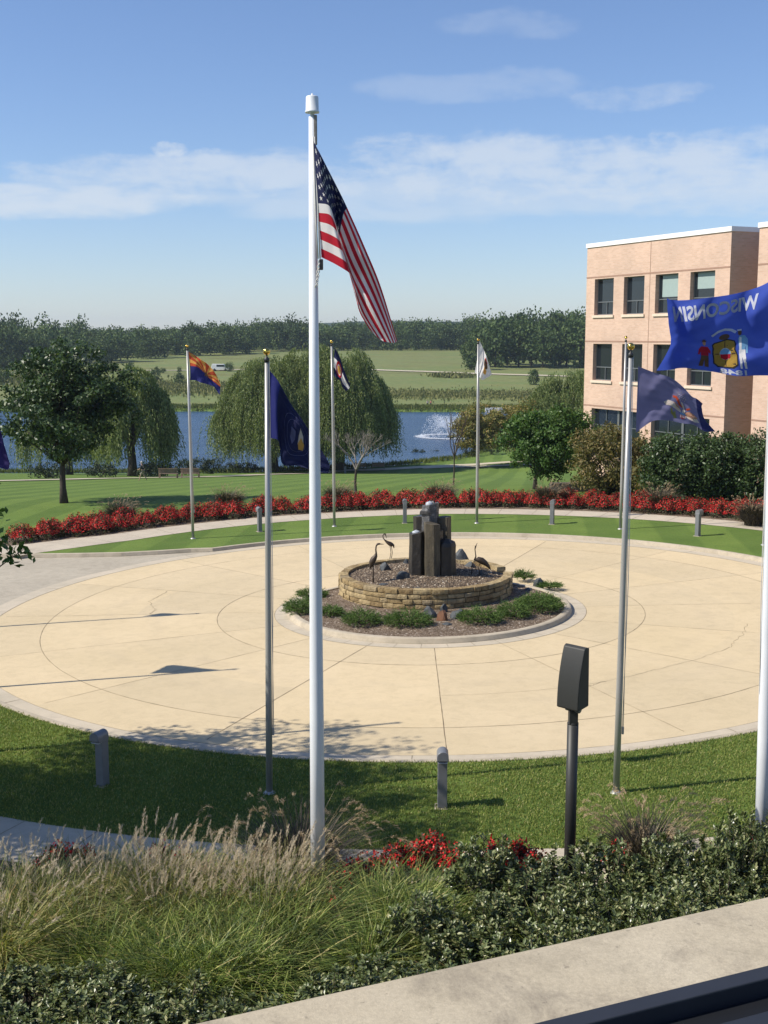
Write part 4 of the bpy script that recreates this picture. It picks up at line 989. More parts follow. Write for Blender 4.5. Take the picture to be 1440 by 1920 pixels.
# ---------------------------------------------------------------- flood light
DK = plain('dark_bronze_paint', (.030, .030, .027), .5, .1, .1, 30)
p = G(1066.5, 1672, LIFT); fl = thing('flood_light', 'dark box-shaped floodlight on a black pole rising from the front shrubs', 'lamp', p)
hd = at(1069, 1345, p.y).z-p.z
mb = MB(); mb.tube([(0, 0, -.1), (0, 0, hd-.10)], .085, 20); mb.lathe((0, 0, hd-.10), [(.085, 0), (.085, .02), (.06, .04)], 20); mb.build('pole', DK, fl)
mb = MB(); mb.box((0, 0, hd+.02), (.13, .15, .20)); mb.build('mounting_block', DK, fl, bevel=.01)
for s in (-1, 1):
    mb = MB(); c, sn = math.cos(R_(-135)), math.sin(R_(-135)); ax = Vector((-sn, c, 0)); mb.tube([Vector((0, 0, hd+.14))+ax*s*.05, Vector((0, 0, hd+.14))+ax*s*.115], .055, 14); mb.build('knuckle', GREYM, fl)
prof = [(-.12, 0), (.14, -.04)]+[(.157-.142*(k/16)**2.1, -.02+.94*k/16) for k in range(17)]+[(-.03, .95), (-.10, .93)]
mb = MB(); fd = Vector((math.cos(R_(-135)), math.sin(R_(-135)), 0)); sd = Vector((-fd.y, fd.x, 0)); mb.prism([fd*x+Vector((0, 0, hd+.19+z*.95))-sd*.19 for x, z in prof], None, sd*.38); mb.build('lamp_housing', DK, fl, bevel=.012)

# ---------------------------------------------------------------- flagpoles
ALU = M('brushed_aluminium'); ALU.col((.44, .43, .405)).set(ALU.rng(ALU.noise(30, 3, .6, stretch=(1, 1, .05)), .3, .7, .34, .5), .45); ALU = ALU.m
WPT = plain('white_pole_paint', (.74, .76, .78), .35, 0, .04, 3)
GOLD = M('gold_ball'); GOLD.col((.80, .52, .12)).set(.18, 1.0); GOLD = GOLD.m
ROPE = plain('white_rope', (.62, .60, .56), .9, var=.1)
DARKM = plain('dark_fitting', (.05, .05, .05), .5, .5)
def flagpole(label, base, top, r0_, r1_, mat=ALU, ball=.065, group=None, halyard=True, hy=None, hx=.09, cleat=True, hz0=1.2):
    root = thing('flagpole', label, 'flagpole', base, 0, group); t = Vector(top)-Vector(base); L = t.length
    mb = MB(); mb.tube([Vector((0, 0, 0))-t*.01, t*.25, t*.6, t], [r0_, r0_*.97, r0_+(r1_-r0_)*.5, r1_], 20); mb.build('pole', mat, root)
    mb = MB(); mb.lathe((0, 0, 0), [(r0_*1.9, -.04), (r0_*1.9, .012), (r0_*1.3, .03), (r0_*1.15, .045)], 20); mb.build('collar', mat, root)
    if ball:
        mb = MB(); tt = t+Vector((0, 0, ball*2.6)); mb.lathe(t, [(r1_*1.3, -.02), (r1_*1.3, .05), (.018, .07), (.015, ball*2.6-ball)], 12, smooth=True); mb.build('truck', DARKM, root)
        bm = bmesh.new(); bmesh.ops.create_uvsphere(bm, u_segments=20, v_segments=12, radius=ball)
        for f in bm.faces: f.smooth = True
        me = bpy.data.meshes.new('finial'); bm.to_mesh(me); bm.free(); me.materials.append(GOLD); o = link('finial', me, root); o.location = tt
    if halyard:
        mb = MB(); q = t.normalized(); a = Vector((hx, -.02, 0)); mb.tube([q*hz0+a*.8, q*(L*.5)+a, t+a*.5], .006, 4); mb.tube([q*hz0+a*.8+Vector((.02, 0, 0)), q*(L*.5)+a*.7, t+a*.3], .006, 4); mb.build('halyard', ROPE, root)
    if cleat:
        mb = MB(); q = t.normalized()*hz0; mb.box(q+Vector((r0_+.02, -.02, 0)), (.04, .03, .14)); mb.build('cleat', mat, root, bevel=.005)
    return root
def pole_at(bu, bv, tu, tv, label, **k):
    b = G(bu, bv, LIFT); t = at(tu, tv, b.y); return b, flagpole(label, b, t, .062, .036, **k)
GRP = 'thin aluminium flagpoles round the circle'
fp_az, _ = pole_at(362, 1010, 351, 656, 'aluminium flagpole on the far lawn carrying the sunburst flag', group=GRP)
fp_co, _ = pole_at(627, 987, 621.5, 648, 'aluminium flagpole on the far lawn just right of the tall white pole', group=GRP)
fp_il, _ = pole_at(894, 981, 896.5, 644, 'aluminium flagpole on the far lawn carrying the white flag', group=GRP)
fp_5, _ = pole_at(1163, 992, 1173.5, 640, 'far aluminium flagpole standing behind the pole of the pale blue flag', group=GRP)
fp_6, _ = pole_at(1432, 1022, 1444, 668, 'far aluminium flagpole at the right edge behind the far bollard', group=GRP)
fp_ne, _ = pole_at(505, 1487, 500, 677, 'near aluminium flagpole in the shaded lawn carrying the navy flag', group=GRP)
fp_nd, _ = pole_at(1155, 1487, 1182.5, 668, 'near aluminium flagpole on the right lawn carrying the pale blue flag', group=GRP)
for i, (x, y) in enumerate(((-14.42, 36.06), (-12.43, 29.35), (-8.22, 24.57))):
    b = Vector((x, y, Z(x, y)+LIFT)); flagpole(('aluminium flagpole out of sight left of the circle casting the upper shadow', 'aluminium flagpole out of sight left of the circle casting the lower shadow', 'aluminium flagpole just beyond the left edge carrying the purple flag')[i], b, b+Vector((.02, 0, 8.15)), .062, .036, group=GRP)
# tall white pole with beacon
MB_ = G(596.5, 1700, 0); mtop = at(585.5, 219, MB_.y)
mp_ = flagpole('tall white flagpole with white cylinder on top in the front grasses', MB_, mtop, .108, .050, WPT, ball=0, halyard=False, cleat=False)
t = mtop-MB_
mb = MB(); mb.lathe(t, [(.03, -.01), (.03, .05), (.098, .052), (.100, .075), (.090, .08), (.086, .26), (.075, .275), (.02, .278), (.012, .31)], 20); mb.build('beacon', plain('white_beacon', (.68, .70, .72), .5, var=.06), mp_)
mb = MB(); mb.box(t+Vector((.045, -.03, -.18)), (.045, .04, .40)); mb.build('truck', plain('weathered_truck', (.22, .2, .18), .8, var=.4, scale=15), mp_, bevel=.01)
lk = at(599, 497, MB_.y)-MB_
mb = MB(); mb.box(lk+Vector((.03, -.12, 0)), (.055, .05, .15)); mb.build('halyard_lock', DARKM, mp_, bevel=.012)
mb = MB()
for s in (0, math.pi):
    pts = [at(600-.35*k*1.4-(6 if k > 9 else 0)*0, 488+k*4.3, MB_.y)-MB_+Vector((.018*math.sin(k*1.5+s), -.13+.018*math.cos(k*1.5+s), 0)) for k in range(13)]; mb.tube(pts, .009, 4)
q = [at(590, 258, MB_.y)-MB_+Vector((0, -.07, 0)), at(597, 400, MB_.y)-MB_+Vector((0, -.1, 0)), at(601, 486, MB_.y)-MB_+Vector((0, -.12, 0))]; mb.tube(q, .012, 5); mb.tube([q[0]+Vector((-.02, 0, 0)), q[1]+Vector((-.035, 0, 0)), q[2]+Vector((-.03, 0, 0))], .012, 5)
mb.build('halyard', ROPE, mp_)
mb = MB(); mb.box(Vector((-.01, -.108, .62)), (.035, .02, .05)); mb.build('inspection_plate', GREYM, mp_)
RB = G(1426, 1650, 0); rtop = at(1458, 500, RB.y)
rp_ = flagpole('white flagpole at the right edge rising from the front shrubs', RB, rtop, .108, .062, WPT, ball=0, halyard=True, hx=-.12, cleat=False, hz0=3)
mb = MB(); mb.lathe(rtop-RB, [(.03, -.01), (.03, .05), (.098, .052), (.100, .075), (.090, .08), (.086, .26), (.012, .31)], 20); mb.build('beacon', MATS['white_beacon'], rp_)

# ---------------------------------------------------------------- flags
def cloth(name, c, tr=.35, rough=.75):
    m = M(name); cc = m.mix(1, c, m.ramp(m.noise(9, 4, .6), [(.3, (.93,)*3), (.7, (1.05,)*3)]), 'MULTIPLY'); m.col(cc).set(rough, 0, .25); m.translucent(c, tr); return m.m
CL = dict(red=cloth('red_cloth', (.52, .015, .035)), white=cloth('white_cloth', (.80, .78, .76)), navy=cloth('navy_cloth', (.012, .016, .062), .2), royal=cloth('royal_blue_cloth', (.055, .10, .48), .45), slate=cloth('faded_blue_cloth', (.155, .155, .29), .4),
          foldshade=cloth('shaded_fold_cloth', (.020, .022, .10), .3), gold=cloth('gold_print', (.45, .28, .05)), yellow=cloth('yellow_cloth', (.75, .42, .10)), orange=cloth('flame_cloth', (.55, .08, .03)), azblue=cloth('blue_cloth', (.022, .028, .16)), brown=cloth('brown_print', (.10, .055, .03), .1),
          black=cloth('black_print', (.02, .02, .022), .1), silver=cloth('silver_print', (.60, .62, .68), .35), cream=cloth('cream_print', (.70, .60, .52), .3), skin=cloth('tan_print', (.42, .22, .14), .1), lblue=cloth('light_blue_print', (.16, .34, .55), .2), olive=cloth('olive_print', (.26, .26, .09), .2), purple=cloth('purple_cloth', (.045, .035, .16), .3))
CN = list(CL)
class Flag:
    def __init__(s, us, vs, grid, D, tx, ty, origin):
        "grid[v][u] = (x, y, depth) ; tx, ty map crop units to survey units"
        s.us, s.vs = us, vs; s.o = Vector(origin)
        s.g = [[Vector(at(tx(c[0]), ty(c[1]), D+c[2]))-s.o for c in row] for row in grid]
        s.v = []; s.f = []; s.mi = []
    def w1(s, ks, t):
        t = min(max(t, 0), 1); i = max(0, min(len(ks)-2, int(np.searchsorted(ks, t, side='right'))-1)); return i, (t-ks[i])/(ks[i+1]-ks[i])
    @staticmethod
    def cr(a, b, c, d, t): return .5*((2*b)+(c-a)*t+(2*a-5*b+4*c-d)*t*t+(3*b-3*c+d-a)*t**3)
    def P(s, u, v):
        i, t = s.w1(s.us, u); j, q = s.w1(s.vs, v); n = len(s.us); m_ = len(s.vs)
        def row(r):
            r = s.g[r]; B = r[i]; C = r[i+1]; A = r[i-1] if i else B*2-C; D_ = r[i+2] if i+2 < n else C*2-B; return s.cr(A, B, C, D_, t)
        B = row(j); C = row(j+1); A = row(j-1) if j else B*2-C; D_ = row(j+2) if j+2 < m_ else C*2-B
        p = s.cr(A, B, C, D_, q)
        w = .008*math.sin(u*31+v*13)+.006*math.sin(v*41-u*17); return p+Vector((0, w*min(1, u*5), 0))
    def N(s, u, v):
        e = .01; a = s.P(min(u+e, 1), v)-s.P(max(u-e, 0), v); b = s.P(u, min(v+e, 1))-s.P(u, max(v-e, 0)); n = a.cross(b); return n.normalized() if n.length > 1e-9 else Vector((0, -1, 0))
    def cloth(s, nu, nv, fn):
        b = len(s.v)
        for j in range(nv+1):
            for i in range(nu+1): s.v.append(s.P(i/nu, j/nv))
        for j in range(nv):
            for i in range(nu): s.f.append((b+j*(nu+1)+i, b+j*(nu+1)+i+1, b+(j+1)*(nu+1)+i+1, b+(j+1)*(nu+1)+i)); s.mi.append(CN.index(fn((i+.5)/nu, (j+.5)/nv)))
    def tri(s, T, col, off, mx=.05):
        st = [T]
        while st:
            t = st.pop(); L = [((t[k][0]-t[(k+1) % 3][0])**2+(t[k][1]-t[(k+1) % 3][1])**2) for k in range(3)]; k = max(range(3), key=lambda k: L[k])
            if L[k] > mx*mx:
                a, b, c = t[k], t[(k+1) % 3], t[(k+2) % 3]; m_ = ((a[0]+b[0])/2, (a[1]+b[1])/2); st += [(a, m_, c), (m_, b, c)]; continue
            for sg in (-1, 1):
                b0 = len(s.v)
                for u, v in t: s.v.append(s.P(u, v)+s.N(u, v)*sg*off)
                s.f.append((b0, b0+1, b0+2)); s.mi.append(CN.index(col))
    def poly(s, pts, col, off=.003):
        for t in tessellate_polygon([[Vector((u, v, 0)) for u, v in pts]]): s.tri(tuple(pts[k] for k in t), col, off)
    def disc(s, cu, cv, ru, rv, col, off=.003, n=20, a0=0, a1=2*math.pi): s.poly([(cu+ru*math.cos(a0+(a1-a0)*k/n), cv+rv*math.sin(a0+(a1-a0)*k/n)) for k in range(n)], col, off)
    def ring(s, cu, cv, ru, rv, w, col, off=.003, n=28):
        for k in range(n):
            a, b = 2*math.pi*k/n, 2*math.pi*(k+1)/n; q = [(cu+(ru-x*w)*math.cos(t), cv+(rv-x*w*rv/ru)*math.sin(t)) for t, x in ((a, 0), (b, 0), (b, 1), (a, 1))]; s.poly(q, col, off)
    def star(s, cu, cv, r, asp, col, off=.003):
        s.poly([(cu+r*(1 if k % 2 == 0 else .4)*math.sin(math.pi*k/5), cv-asp*r*(1 if k % 2 == 0 else .4)*math.cos(math.pi*k/5)) for k in range(10)], col, off)
    def text(s, txt, u0_, u1_, v0_, v1_, col, off=.003, arc=0):
        cu = bpy.data.curves.new('t', 'FONT'); cu.body = txt; cu.resolution_u = 4; cu.offset = .030; o = bpy.data.objects.new('t', cu); COL.objects.link(o); bpy.context.view_layer.update()
        me = bpy.data.meshes.new_from_object(o.evaluated_get(bpy.context.evaluated_depsgraph_get())); xs = [v.co.x for v in me.vertices]; ys = [v.co.y for v in me.vertices]; x0, x1, y0, y1 = min(xs), max(xs), min(ys), max(ys)
        def mp(c):
            t = (c.x-x0)/(x1-x0); return (u0_+(u1_-u0_)*t, v1_-(v1_-v0_)*(c.y-y0)/(y1-y0)-arc*(1-(2*t-1)**2))
        me.calc_loop_triangles()
        for t in me.loop_triangles: s.tri(tuple(mp(me.vertices[k].co) for k in t.vertices), col, off)
        bpy.data.objects.remove(o); bpy.data.curves.remove(cu); bpy.data.meshes.remove(me)
    def build(s, label):
        me = bpy.data.meshes.new('flag'); me.from_pydata([tuple(p) for p in s.v], [], s.f); idx = sorted(set(s.mi))
        for k in idx: me.materials.append(CL[CN[k]])
        me.polygons.foreach_set('material_index', [idx.index(k) for k in s.mi]); me.polygons.foreach_set('use_smooth', [True]*len(s.f)); me.update()
        o = link('flag', me); o.location = s.o; return tag(o, label, 'flag')
# national flag
tx = lambda x: 500+x*.2604; ty = lambda y: 160+y*.2604
g = [[(336, 400, -.1), (385, 492, -.14), (432, 585, -.10), (505, 728, .10), (580, 882, .12), (704, 1160, -.10), (822, 1450, .03), (940, 1842, 0)],
     [(350, 610, -.1), (404, 700, -.22), (436, 760, -.05), (492, 850, .26), (552, 930, .10), (665, 1200, -.16), (790, 1490, .12), (925, 1852, .02)],
     [(370, 850, -.1), (448, 866, -.22), (482, 945, -.10), (506, 1030, .42), (528, 1090, .20), (606, 1300, .16), (738, 1560, -.12), (885, 1852, .02)],
     [(382, 1045, -.1), (462, 1078, -.20), (522, 1118, -.22), (536, 1180, .46), (560, 1230, .26), (625, 1430, -.10), (700, 1630, .16), (820, 1832, .03)],
     [(394, 1238, -.1), (488, 1284, -.17), (592, 1348, -.26), (600, 1372, .40), (612, 1420, .30), (642, 1530, .12), (672, 1640, -.06), (742, 1758, .05)]]
f = Flag([0, .1, .2, .3, .4, .6, .8, 1], [0, .25, .54, .77, 1], g, MB_.y, tx, ty, at(tx(336), ty(400), MB_.y))
f.cloth(60, 39, lambda u, v: 'navy' if u < .4 and v < 7/13 else ('red' if int(v*13) % 2 == 0 else 'white'))
for r in range(9):
    for c in range(6 if r % 2 == 0 else 5): f.star(.4*((1+2*c+(r % 2))/12), 7/13*(r+1)/10, .0155, 1.9, 'white', .004)
f.build('large red white and blue stars and stripes flag drooping from the tall white pole')
# royal blue flag seen from behind, hoist at the right edge
tx = lambda x: 1230+x/6.857; ty = lambda y: 520+y/6.857
g = [[(1545, 10, 0), (1300, 130, .10), (1010, 212, .0), (720, 256, -.10), (400, 292, .02), (215, 292, .10), (140, 270, -.02)],
     [(1545, 400, 0), (1300, 440, -.08), (1010, 480, .10), (720, 540, .0), (450, 590, -.06), (262, 600, .10), (165, 620, -.10)],
     [(1545, 790, 0), (1290, 800, .05), (1010, 830, .02), (720, 870, .08), (460, 850, .05), (268, 830, .12), (190, 850, -.08)],
     [(1545, 1060, 0), (1290, 1060, -.08), (1020, 1060, -.02), (735, 1050, .08), (440, 1020, -.04), (200, 1010, .10), (95, 1050, -.04)],
     [(1545, 1262, 0), (1290, 1262, .10), (1040, 1268, -.06), (740, 1215, .12), (380, 1165, .02), (170, 1190, .12), (5, 1200, -.06)]]
g = [[(a_, b_, c_2*1.5) for a_, b_, c_2 in row] for row in g]
f = Flag([0, .18, .38, .57, .78, .92, 1], [0, .33, .66, .85, 1], g, RB.y, tx, ty, at(tx(1545), ty(10), RB.y))
f.cloth(60, 36, lambda u, v: 'royal')
f.text('WISCONSIN', .165, .935, .085, .30, 'silver', .004)
f.text('1848', .28, .52, .945, .995, 'silver', .004)
def rect(f, u0_, v0_, u1_, v1_, col, off=.004, k=0): f.poly([(u0_+k, v0_), (u1_-k, v0_), (u1_, v1_), (u0_, v1_)], col, off)
f.poly([(.36, .53), (.40, .495), (.46, .475), (.52, .485), (.58, .53), (.565, .55), (.52, .512), (.46, .50), (.41, .52), (.375, .555)], 'silver')     # scroll
f.disc(.465, .575, .045, .035, 'brown')                                                                     # animal
f.poly([(.375, .64), (.44, .605), (.49, .615), (.55, .63), (.572, .66), (.565, .70), (.575, .78), (.572, .90), (.54, .935), (.40, .935), (.355, .90), (.35, .80), (.375, .73), (.365, .68)], 'black', .003)
f.poly([(.385, .65), (.44, .62), (.49, .63), (.545, .645), (.56, .668), (.553, .70), (.563, .78), (.56, .89), (.53, .92), (.41, .92), (.368, .89), (.363, .80), (.387, .73), (.377, .68)], 'gold', .005)
f.disc(.462, .78, .046, .075, 'silver', .007); f.poly([(.418, .78), (.506, .78), (.50, .83), (.462, .855), (.424, .83)], 'red', .009); f.poly([(.42, .78), (.505, .78), (.50, .735), (.462, .71), (.425, .735)], 'lblue', .009)
rect(f, .458, .63, .466, .705, 'brown', .007); rect(f, .458, .86, .466, .915, 'brown', .007); rect(f, .375, .77, .41, .785, 'brown', .007); rect(f, .515, .77, .555, .785, 'brown', .007)
# figure in a red shirt
f.disc(.648, .635, .017, .035, 'skin'); rect(f, .625, .592, .672, .612, 'brown'); rect(f, .637, .578, .660, .594, 'brown')
f.poly([(.615, .68), (.68, .68), (.705, .72), (.71, .80), (.695, .80), (.685, .75), (.682, .81), (.615, .81), (.61, .75), (.592, .78), (.588, .73)], 'red', .004)
f.poly([(.616, .808), (.681, .808), (.688, .95), (.655, .95), (.650, .86), (.640, .95), (.610, .95)], 'brown', .004)
# figure in pale clothes
f.disc(.335, .55, .017, .033, 'brown'); rect(f, .318, .512, .355, .53, 'silver')
f.poly([(.335, .585), (.29, .585), (.262, .64), (.262, .78), (.278, .78), (.283, .70), (.287, .74), (.34, .74), (.348, .62)], 'lblue', .004)
f.poly([(.337, .60), (.318, .61), (.318, .74), (.338, .74)], 'white', .006)
f.poly([(.285, .74), (.342, .74), (.337, .93), (.318, .93), (.312, .82), (.288, .93), (.268, .93)], 'white', .005)
f.build('royal blue flag lettered WISCONSIN in mirror writing flying at the right edge')
# faded blue flag with an eagle
tx = lambda x: 1180+x/8.47; ty = lambda y: 680+y/8.47
ND = at(1190, 690, fp_nd.y)
g = [[(140, 60, 0), (420, 165, .06), (660, 240, -.04), (860, 390, .04), (985, 530, .02), (1075, 575, .16), (1165, 650, .22)],
     [(128, 400, 0), (410, 420, -.05), (650, 440, .05), (850, 540, -.04), (985, 640, .04), (1090, 720, .16), (1150, 720, .22)],
     [(115, 760, 0), (400, 680, .06), (640, 690, -.03), (855, 760, .05), (1000, 830, -.02), (1120, 850, .12), (1200, 900, .20)],
     [(105, 1108, 0), (370, 930, -.02), (625, 918, .05), (850, 965, -.03), (1020, 985, .03), (1200, 1090, .0), (1365, 1095, .18)]]
f = Flag([0, .24, .45, .65, .79, .90, 1], [0, .34, .68, 1], g, fp_nd.y, tx, ty, at(tx(140), ty(60), fp_nd.y))
f.cloth(48, 30, lambda u, v: 'slate' if u < .88 else 'foldshade')  # fly end coloured darker to give the shade of its fold
f.poly([(.36, .60), (.42, .55), (.52, .57), (.60, .68), (.62, .76), (.55, .72), (.46, .66), (.40, .66)], 'cream', .004); f.poly([(.49, .555), (.56, .60), (.60, .68), (.54, .645)], 'skin', .007)
f.poly([(.66, .76), (.70, .68), (.76, .62), (.81, .66), (.85, .76), (.80, .82), (.72, .80)], 'skin', .004); f.poly([(.68, .80), (.84, .78), (.86, .86), (.80, .90), (.70, .84)], 'cream', .005)
f.poly([(.61, .50), (.645, .51), (.665, .58), (.675, .70), (.66, .76), (.63, .76), (.625, .70), (.65, .64), (.63, .56)], 'cream', .006)
f.poly([(.60, .745), (.68, .745), (.68, .80), (.60, .80)], 'lblue', .007); f.poly([(.595, .80), (.685, .80), (.67, .87), (.64, .90), (.60, .87)], 'red', .007)
for k in range(4): f.poly([(.602+.022*k, .80), (.612+.022*k, .80), (.612+.022*k, .865), (.602+.022*k, .865)], 'white', .009)
f.poly([(.49, .43), (.55, .41), (.575, .46), (.60, .55), (.64, .60), (.63, .63), (.58, .60), (.55, .52), (.53, .475), (.49, .475)], 'orange', .004); f.poly([(.69, .60), (.74, .54), (.76, .55), (.70, .645)], 'orange', .004)
for k in range(7): a = math.pi*(1.0+.16*k); f.poly([(.62+.05*math.cos(a-.05), .38+.09*math.sin(a-.05)), (.62+.12*math.cos(a), .38+.21*math.sin(a)), (.62+.05*math.cos(a+.05), .38+.09*math.sin(a+.05))], 'olive' if k % 2 else 'skin', .004)
for k in range(13): f.star(.585+.03*(k % 4)+.012*(k//4 % 2), .34+.045*(k//4), .009, 1.5, 'cream', .006)
f.poly([(.46, .72), (.48, .70), (.50, .80), (.53, .74), (.54, .84), (.56, .90), (.52, .93), (.50, .87), (.47, .82)], 'olive', .004)
f.build('faded pale blue flag with an eagle and red scroll on the near right pole')
# navy flag with a round seal
tx = lambda x: 480+x/7.385; ty = lambda y: 640+y/7.385
g = [[(185, 400, 0), (320, 570, -.06), (480, 860, .02), (620, 1055, -.02), (780, 1300, .04), (920, 1530, 0), (1022, 1700, 0)],
     [(188, 640, 0), (290, 760, -.10), (395, 900, .04), (560, 1180, -.06), (690, 1380, .04), (860, 1600, .02), (1018, 1750, 0)],
     [(190, 900, 0), (285, 980, -.12), (350, 1130, .05), (480, 1400, .0), (640, 1540, .05), (820, 1690, 0), (1010, 1790, 0)],
     [(192, 1340, 0), (300, 1365, -.12), (330, 1490, .06), (372, 1705, .02), (570, 1722, .05), (770, 1780, 0), (1000, 1832, 0)]]
f = Flag([0, .12, .25, .45, .63, .83, 1], [0, .3, .6, 1], g, fp_ne.y, tx, ty, at(tx(185), ty(400), fp_ne.y))
f.cloth(44, 30, lambda u, v: 'navy' if not u < .13 else 'azblue')
f.ring(.50, .44, .20, .34, .004, 'slate', .004); f.ring(.50, .44, .15, .25, .004, 'slate', .004)
f.poly([(.50, .22), (.58, .30), (.62, .42), (.60, .56), (.54, .52), (.52, .38)], 'cream', .004); f.poly([(.56, .36), (.63, .42), (.63, .56), (.57, .60), (.54, .50)], 'yellow', .006); f.poly([(.40, .40), (.46, .38), (.49, .50), (.47, .60), (.42, .55)], 'slate', .004)
nf = f.build('navy blue flag with a round gold seal on the near left pole')
# sunburst flag
tx = lambda x: 340+x/14.77; ty = lambda y: 630+y/14.77
g = [[(185, 430, 0), (340, 515, .1), (550, 660, -.05), (720, 775, .08), (880, 945, 0), (990, 1120, .06), (1085, 1350, 0)],
     [(240, 830, 0), (420, 850, -.12), (550, 935, .05), (690, 1080, -.03), (790, 1180, .06), (940, 1300, -.02), (1078, 1410, 0)],
     [(246, 1222, 0), (400, 1232, .08), (545, 1290, -.08), (720, 1335, .06), (900, 1400, -.04), (970, 1500, .06), (1062, 1625, 0)]]
f = Flag([0, .17, .34, .5, .66, .83, 1], [0, .5, 1], g, fp_az.y, tx, ty, at(tx(185), ty(430), fp_az.y))
f.cloth(36, 24, lambda u, v: 'azblue' if v > .5 else 'orange')
for k in range(6):
    a0, a1 = math.pi*(1+(2*k+1)/13), math.pi*(1+(2*k+2)/13)
    def hit(a):
        c, s_ = math.cos(a), math.sin(a); t = min(.5/abs(c) if abs(c) > 1e-6 else 9, .5/abs(s_)*1.0 if abs(s_) > 1e-6 else 9); return (.5+c*t, .5+s_*t)
    f.poly([(.5, .5), hit(a0), hit(a1)], 'yellow', .006)
f.star(.5, .5, .11, 1.5, 'brown', .010)
f.build('red and yellow sunburst flag with blue lower half on the far left pole')
tx = lambda x: 600+x/4.235; ty = lambda y: 620+y/4.235
g = [[(118, 138, 0), (152, 195, .1), (185, 290, -.06), (206, 350, .1), (240, 432, 0)],
     [(110, 210, 0), (140, 245, -.1), (172, 320, .06), (196, 380, -.1), (236, 450, 0)],
     [(108, 285, 0), (132, 320, .1), (164, 370, -.06), (184, 420, .1), (226, 465, 0)],
     [(113, 358, 0), (135, 380, -.1), (160, 400, .06), (178, 445, -.1), (205, 482, 0)]]
f = Flag([0, .25, .5, .75, 1], [0, .33, .66, 1], g, fp_co.y, tx, ty, at(tx(118), ty(138), fp_co.y))
f.cloth(30, 24, lambda u, v: 'white' if .33 < v < .667 else 'navy')
f.ring(.38, .5, .17, .28, .06, 'red', .006); f.disc(.38, .5, .09, .14, 'yellow', .005); f.build('small drooping blue and white striped flag with red ring behind the tall white pole')
g = [[(1268, 82, 0), (1290, 130, .1), (1320, 200, -.06), (1345, 280, .1), (1364, 348, 0)],
     [(1250, 215, .12), (1285, 240, .1), (1310, 285, -.06), (1332, 330, .1), (1345, 362, 0)],
     [(1229, 330, .15), (1252, 350, .1), (1272, 375, -.06), (1290, 392, .1), (1318, 378, 0)]]
f = Flag([0, .25, .5, .75, 1], [0, .5, 1], g, fp_il.y, tx, ty, at(tx(1268), ty(82), fp_il.y))
f.cloth(30, 24, lambda u, v: 'white'); f.disc(.52, .40, .13, .16, 'brown', .006); f.disc(.48, .30, .07, .08, 'black', .008); f.poly([(.40, .22), (.50, .14), (.62, .22), (.56, .27)], 'orange', .009); f.poly([(.46, .56), (.66, .55), (.70, .72), (.52, .76)], 'yellow', .006)
f.build('drooping white flag with brown emblem on the far pole right of the fountain')
tx = lambda x: x; ty = lambda y: y
pb = 24.57
g = [[(-26, 700, 0), (-12, 750, .06), (3, 815, -.04), (18, 868, 0)], [(-27, 760, 0), (-16, 795, -.06), (-1, 845, .04), (17, 877, 0)], [(-27, 812, 0), (-20, 835, .06), (-6, 872, -.04), (14, 881, 0)]]
f = Flag([0, .33, .66, 1], [0, .5, 1], g, pb, tx, ty, at(-26, 700, pb)); f.cloth(24, 16, lambda u, v: 'purple'); f.build('tip of a purple blue flag just inside the left edge')
for (x, y, s_, lab) in ((-14.42, 36.06, .85, 'navy flag out of sight left of the circle on the farther pole'), (-12.43, 29.35, 1.1, 'navy flag out of sight left of the circle on the nearer pole')):
    o = nf.copy(); COL.objects.link(o); o.location = Vector((x+.08, y, Z(x, y)+LIFT+7.9)); o['label'] = lab; o.scale = (s_, s_, s_); o.rotation_euler = (0, 0, R_(38 if s_ < 1 else 62))

# ---------------------------------------------------------------- red flowers in the far bed
LM_RED = leafmat('red_petals', [(0, (.40, .012, .014)), (.5, (.70, .026, .028)), (.85, (.84, .06, .055)), (1, (.85, .18, .15))], .6, .2, .2, tcol=(1, .5, .5))
LM_FLF = leafmat('bedding_foliage', [(0, (.034, .030, .014)), (.6, (.075, .050, .026)), (1, (.080, .11, .036))], .6, .15)
def flower_mesh(seed, w, h, n_red, n_leaf, s=.055):
    g = np.random.default_rng(seed); Vs = []; mi = []
    for n, lo, m_, sz in ((n_red, .35, 0, s), (n_leaf, 0, 1, s*1.3)):
        a = g.random(n)*6.283; el = np.arcsin(lo+(1-lo)*g.random(n)) if m_ == 0 else g.random(n)*1.4
        rr = (1+.18*np.sin(a*3+seed)+.12*np.sin(a*7))*(.88+.16*g.random(n) if m_ == 0 else .70+.34*g.random(n))
        P = np.stack([np.cos(a)*np.cos(el)*rr*w*.5, np.sin(a)*np.cos(el)*rr*w*.5, np.sin(el)*rr*h+.03], 1)
        N = P/np.array([w*.5, w*.5, h])+g.normal(size=P.shape)*.5+np.array([0, 0, .3]); N /= np.linalg.norm(N, axis=1, keepdims=True)
        Vs.append(leaf_quads(P, sz*(.7+.7*g.random(n)), sz*.8, N, g.normal(size=P.shape))); mi += [m_]*n
    return quads_mesh('blossoms', np.concatenate(Vs), [LM_RED, LM_FLF], mi)
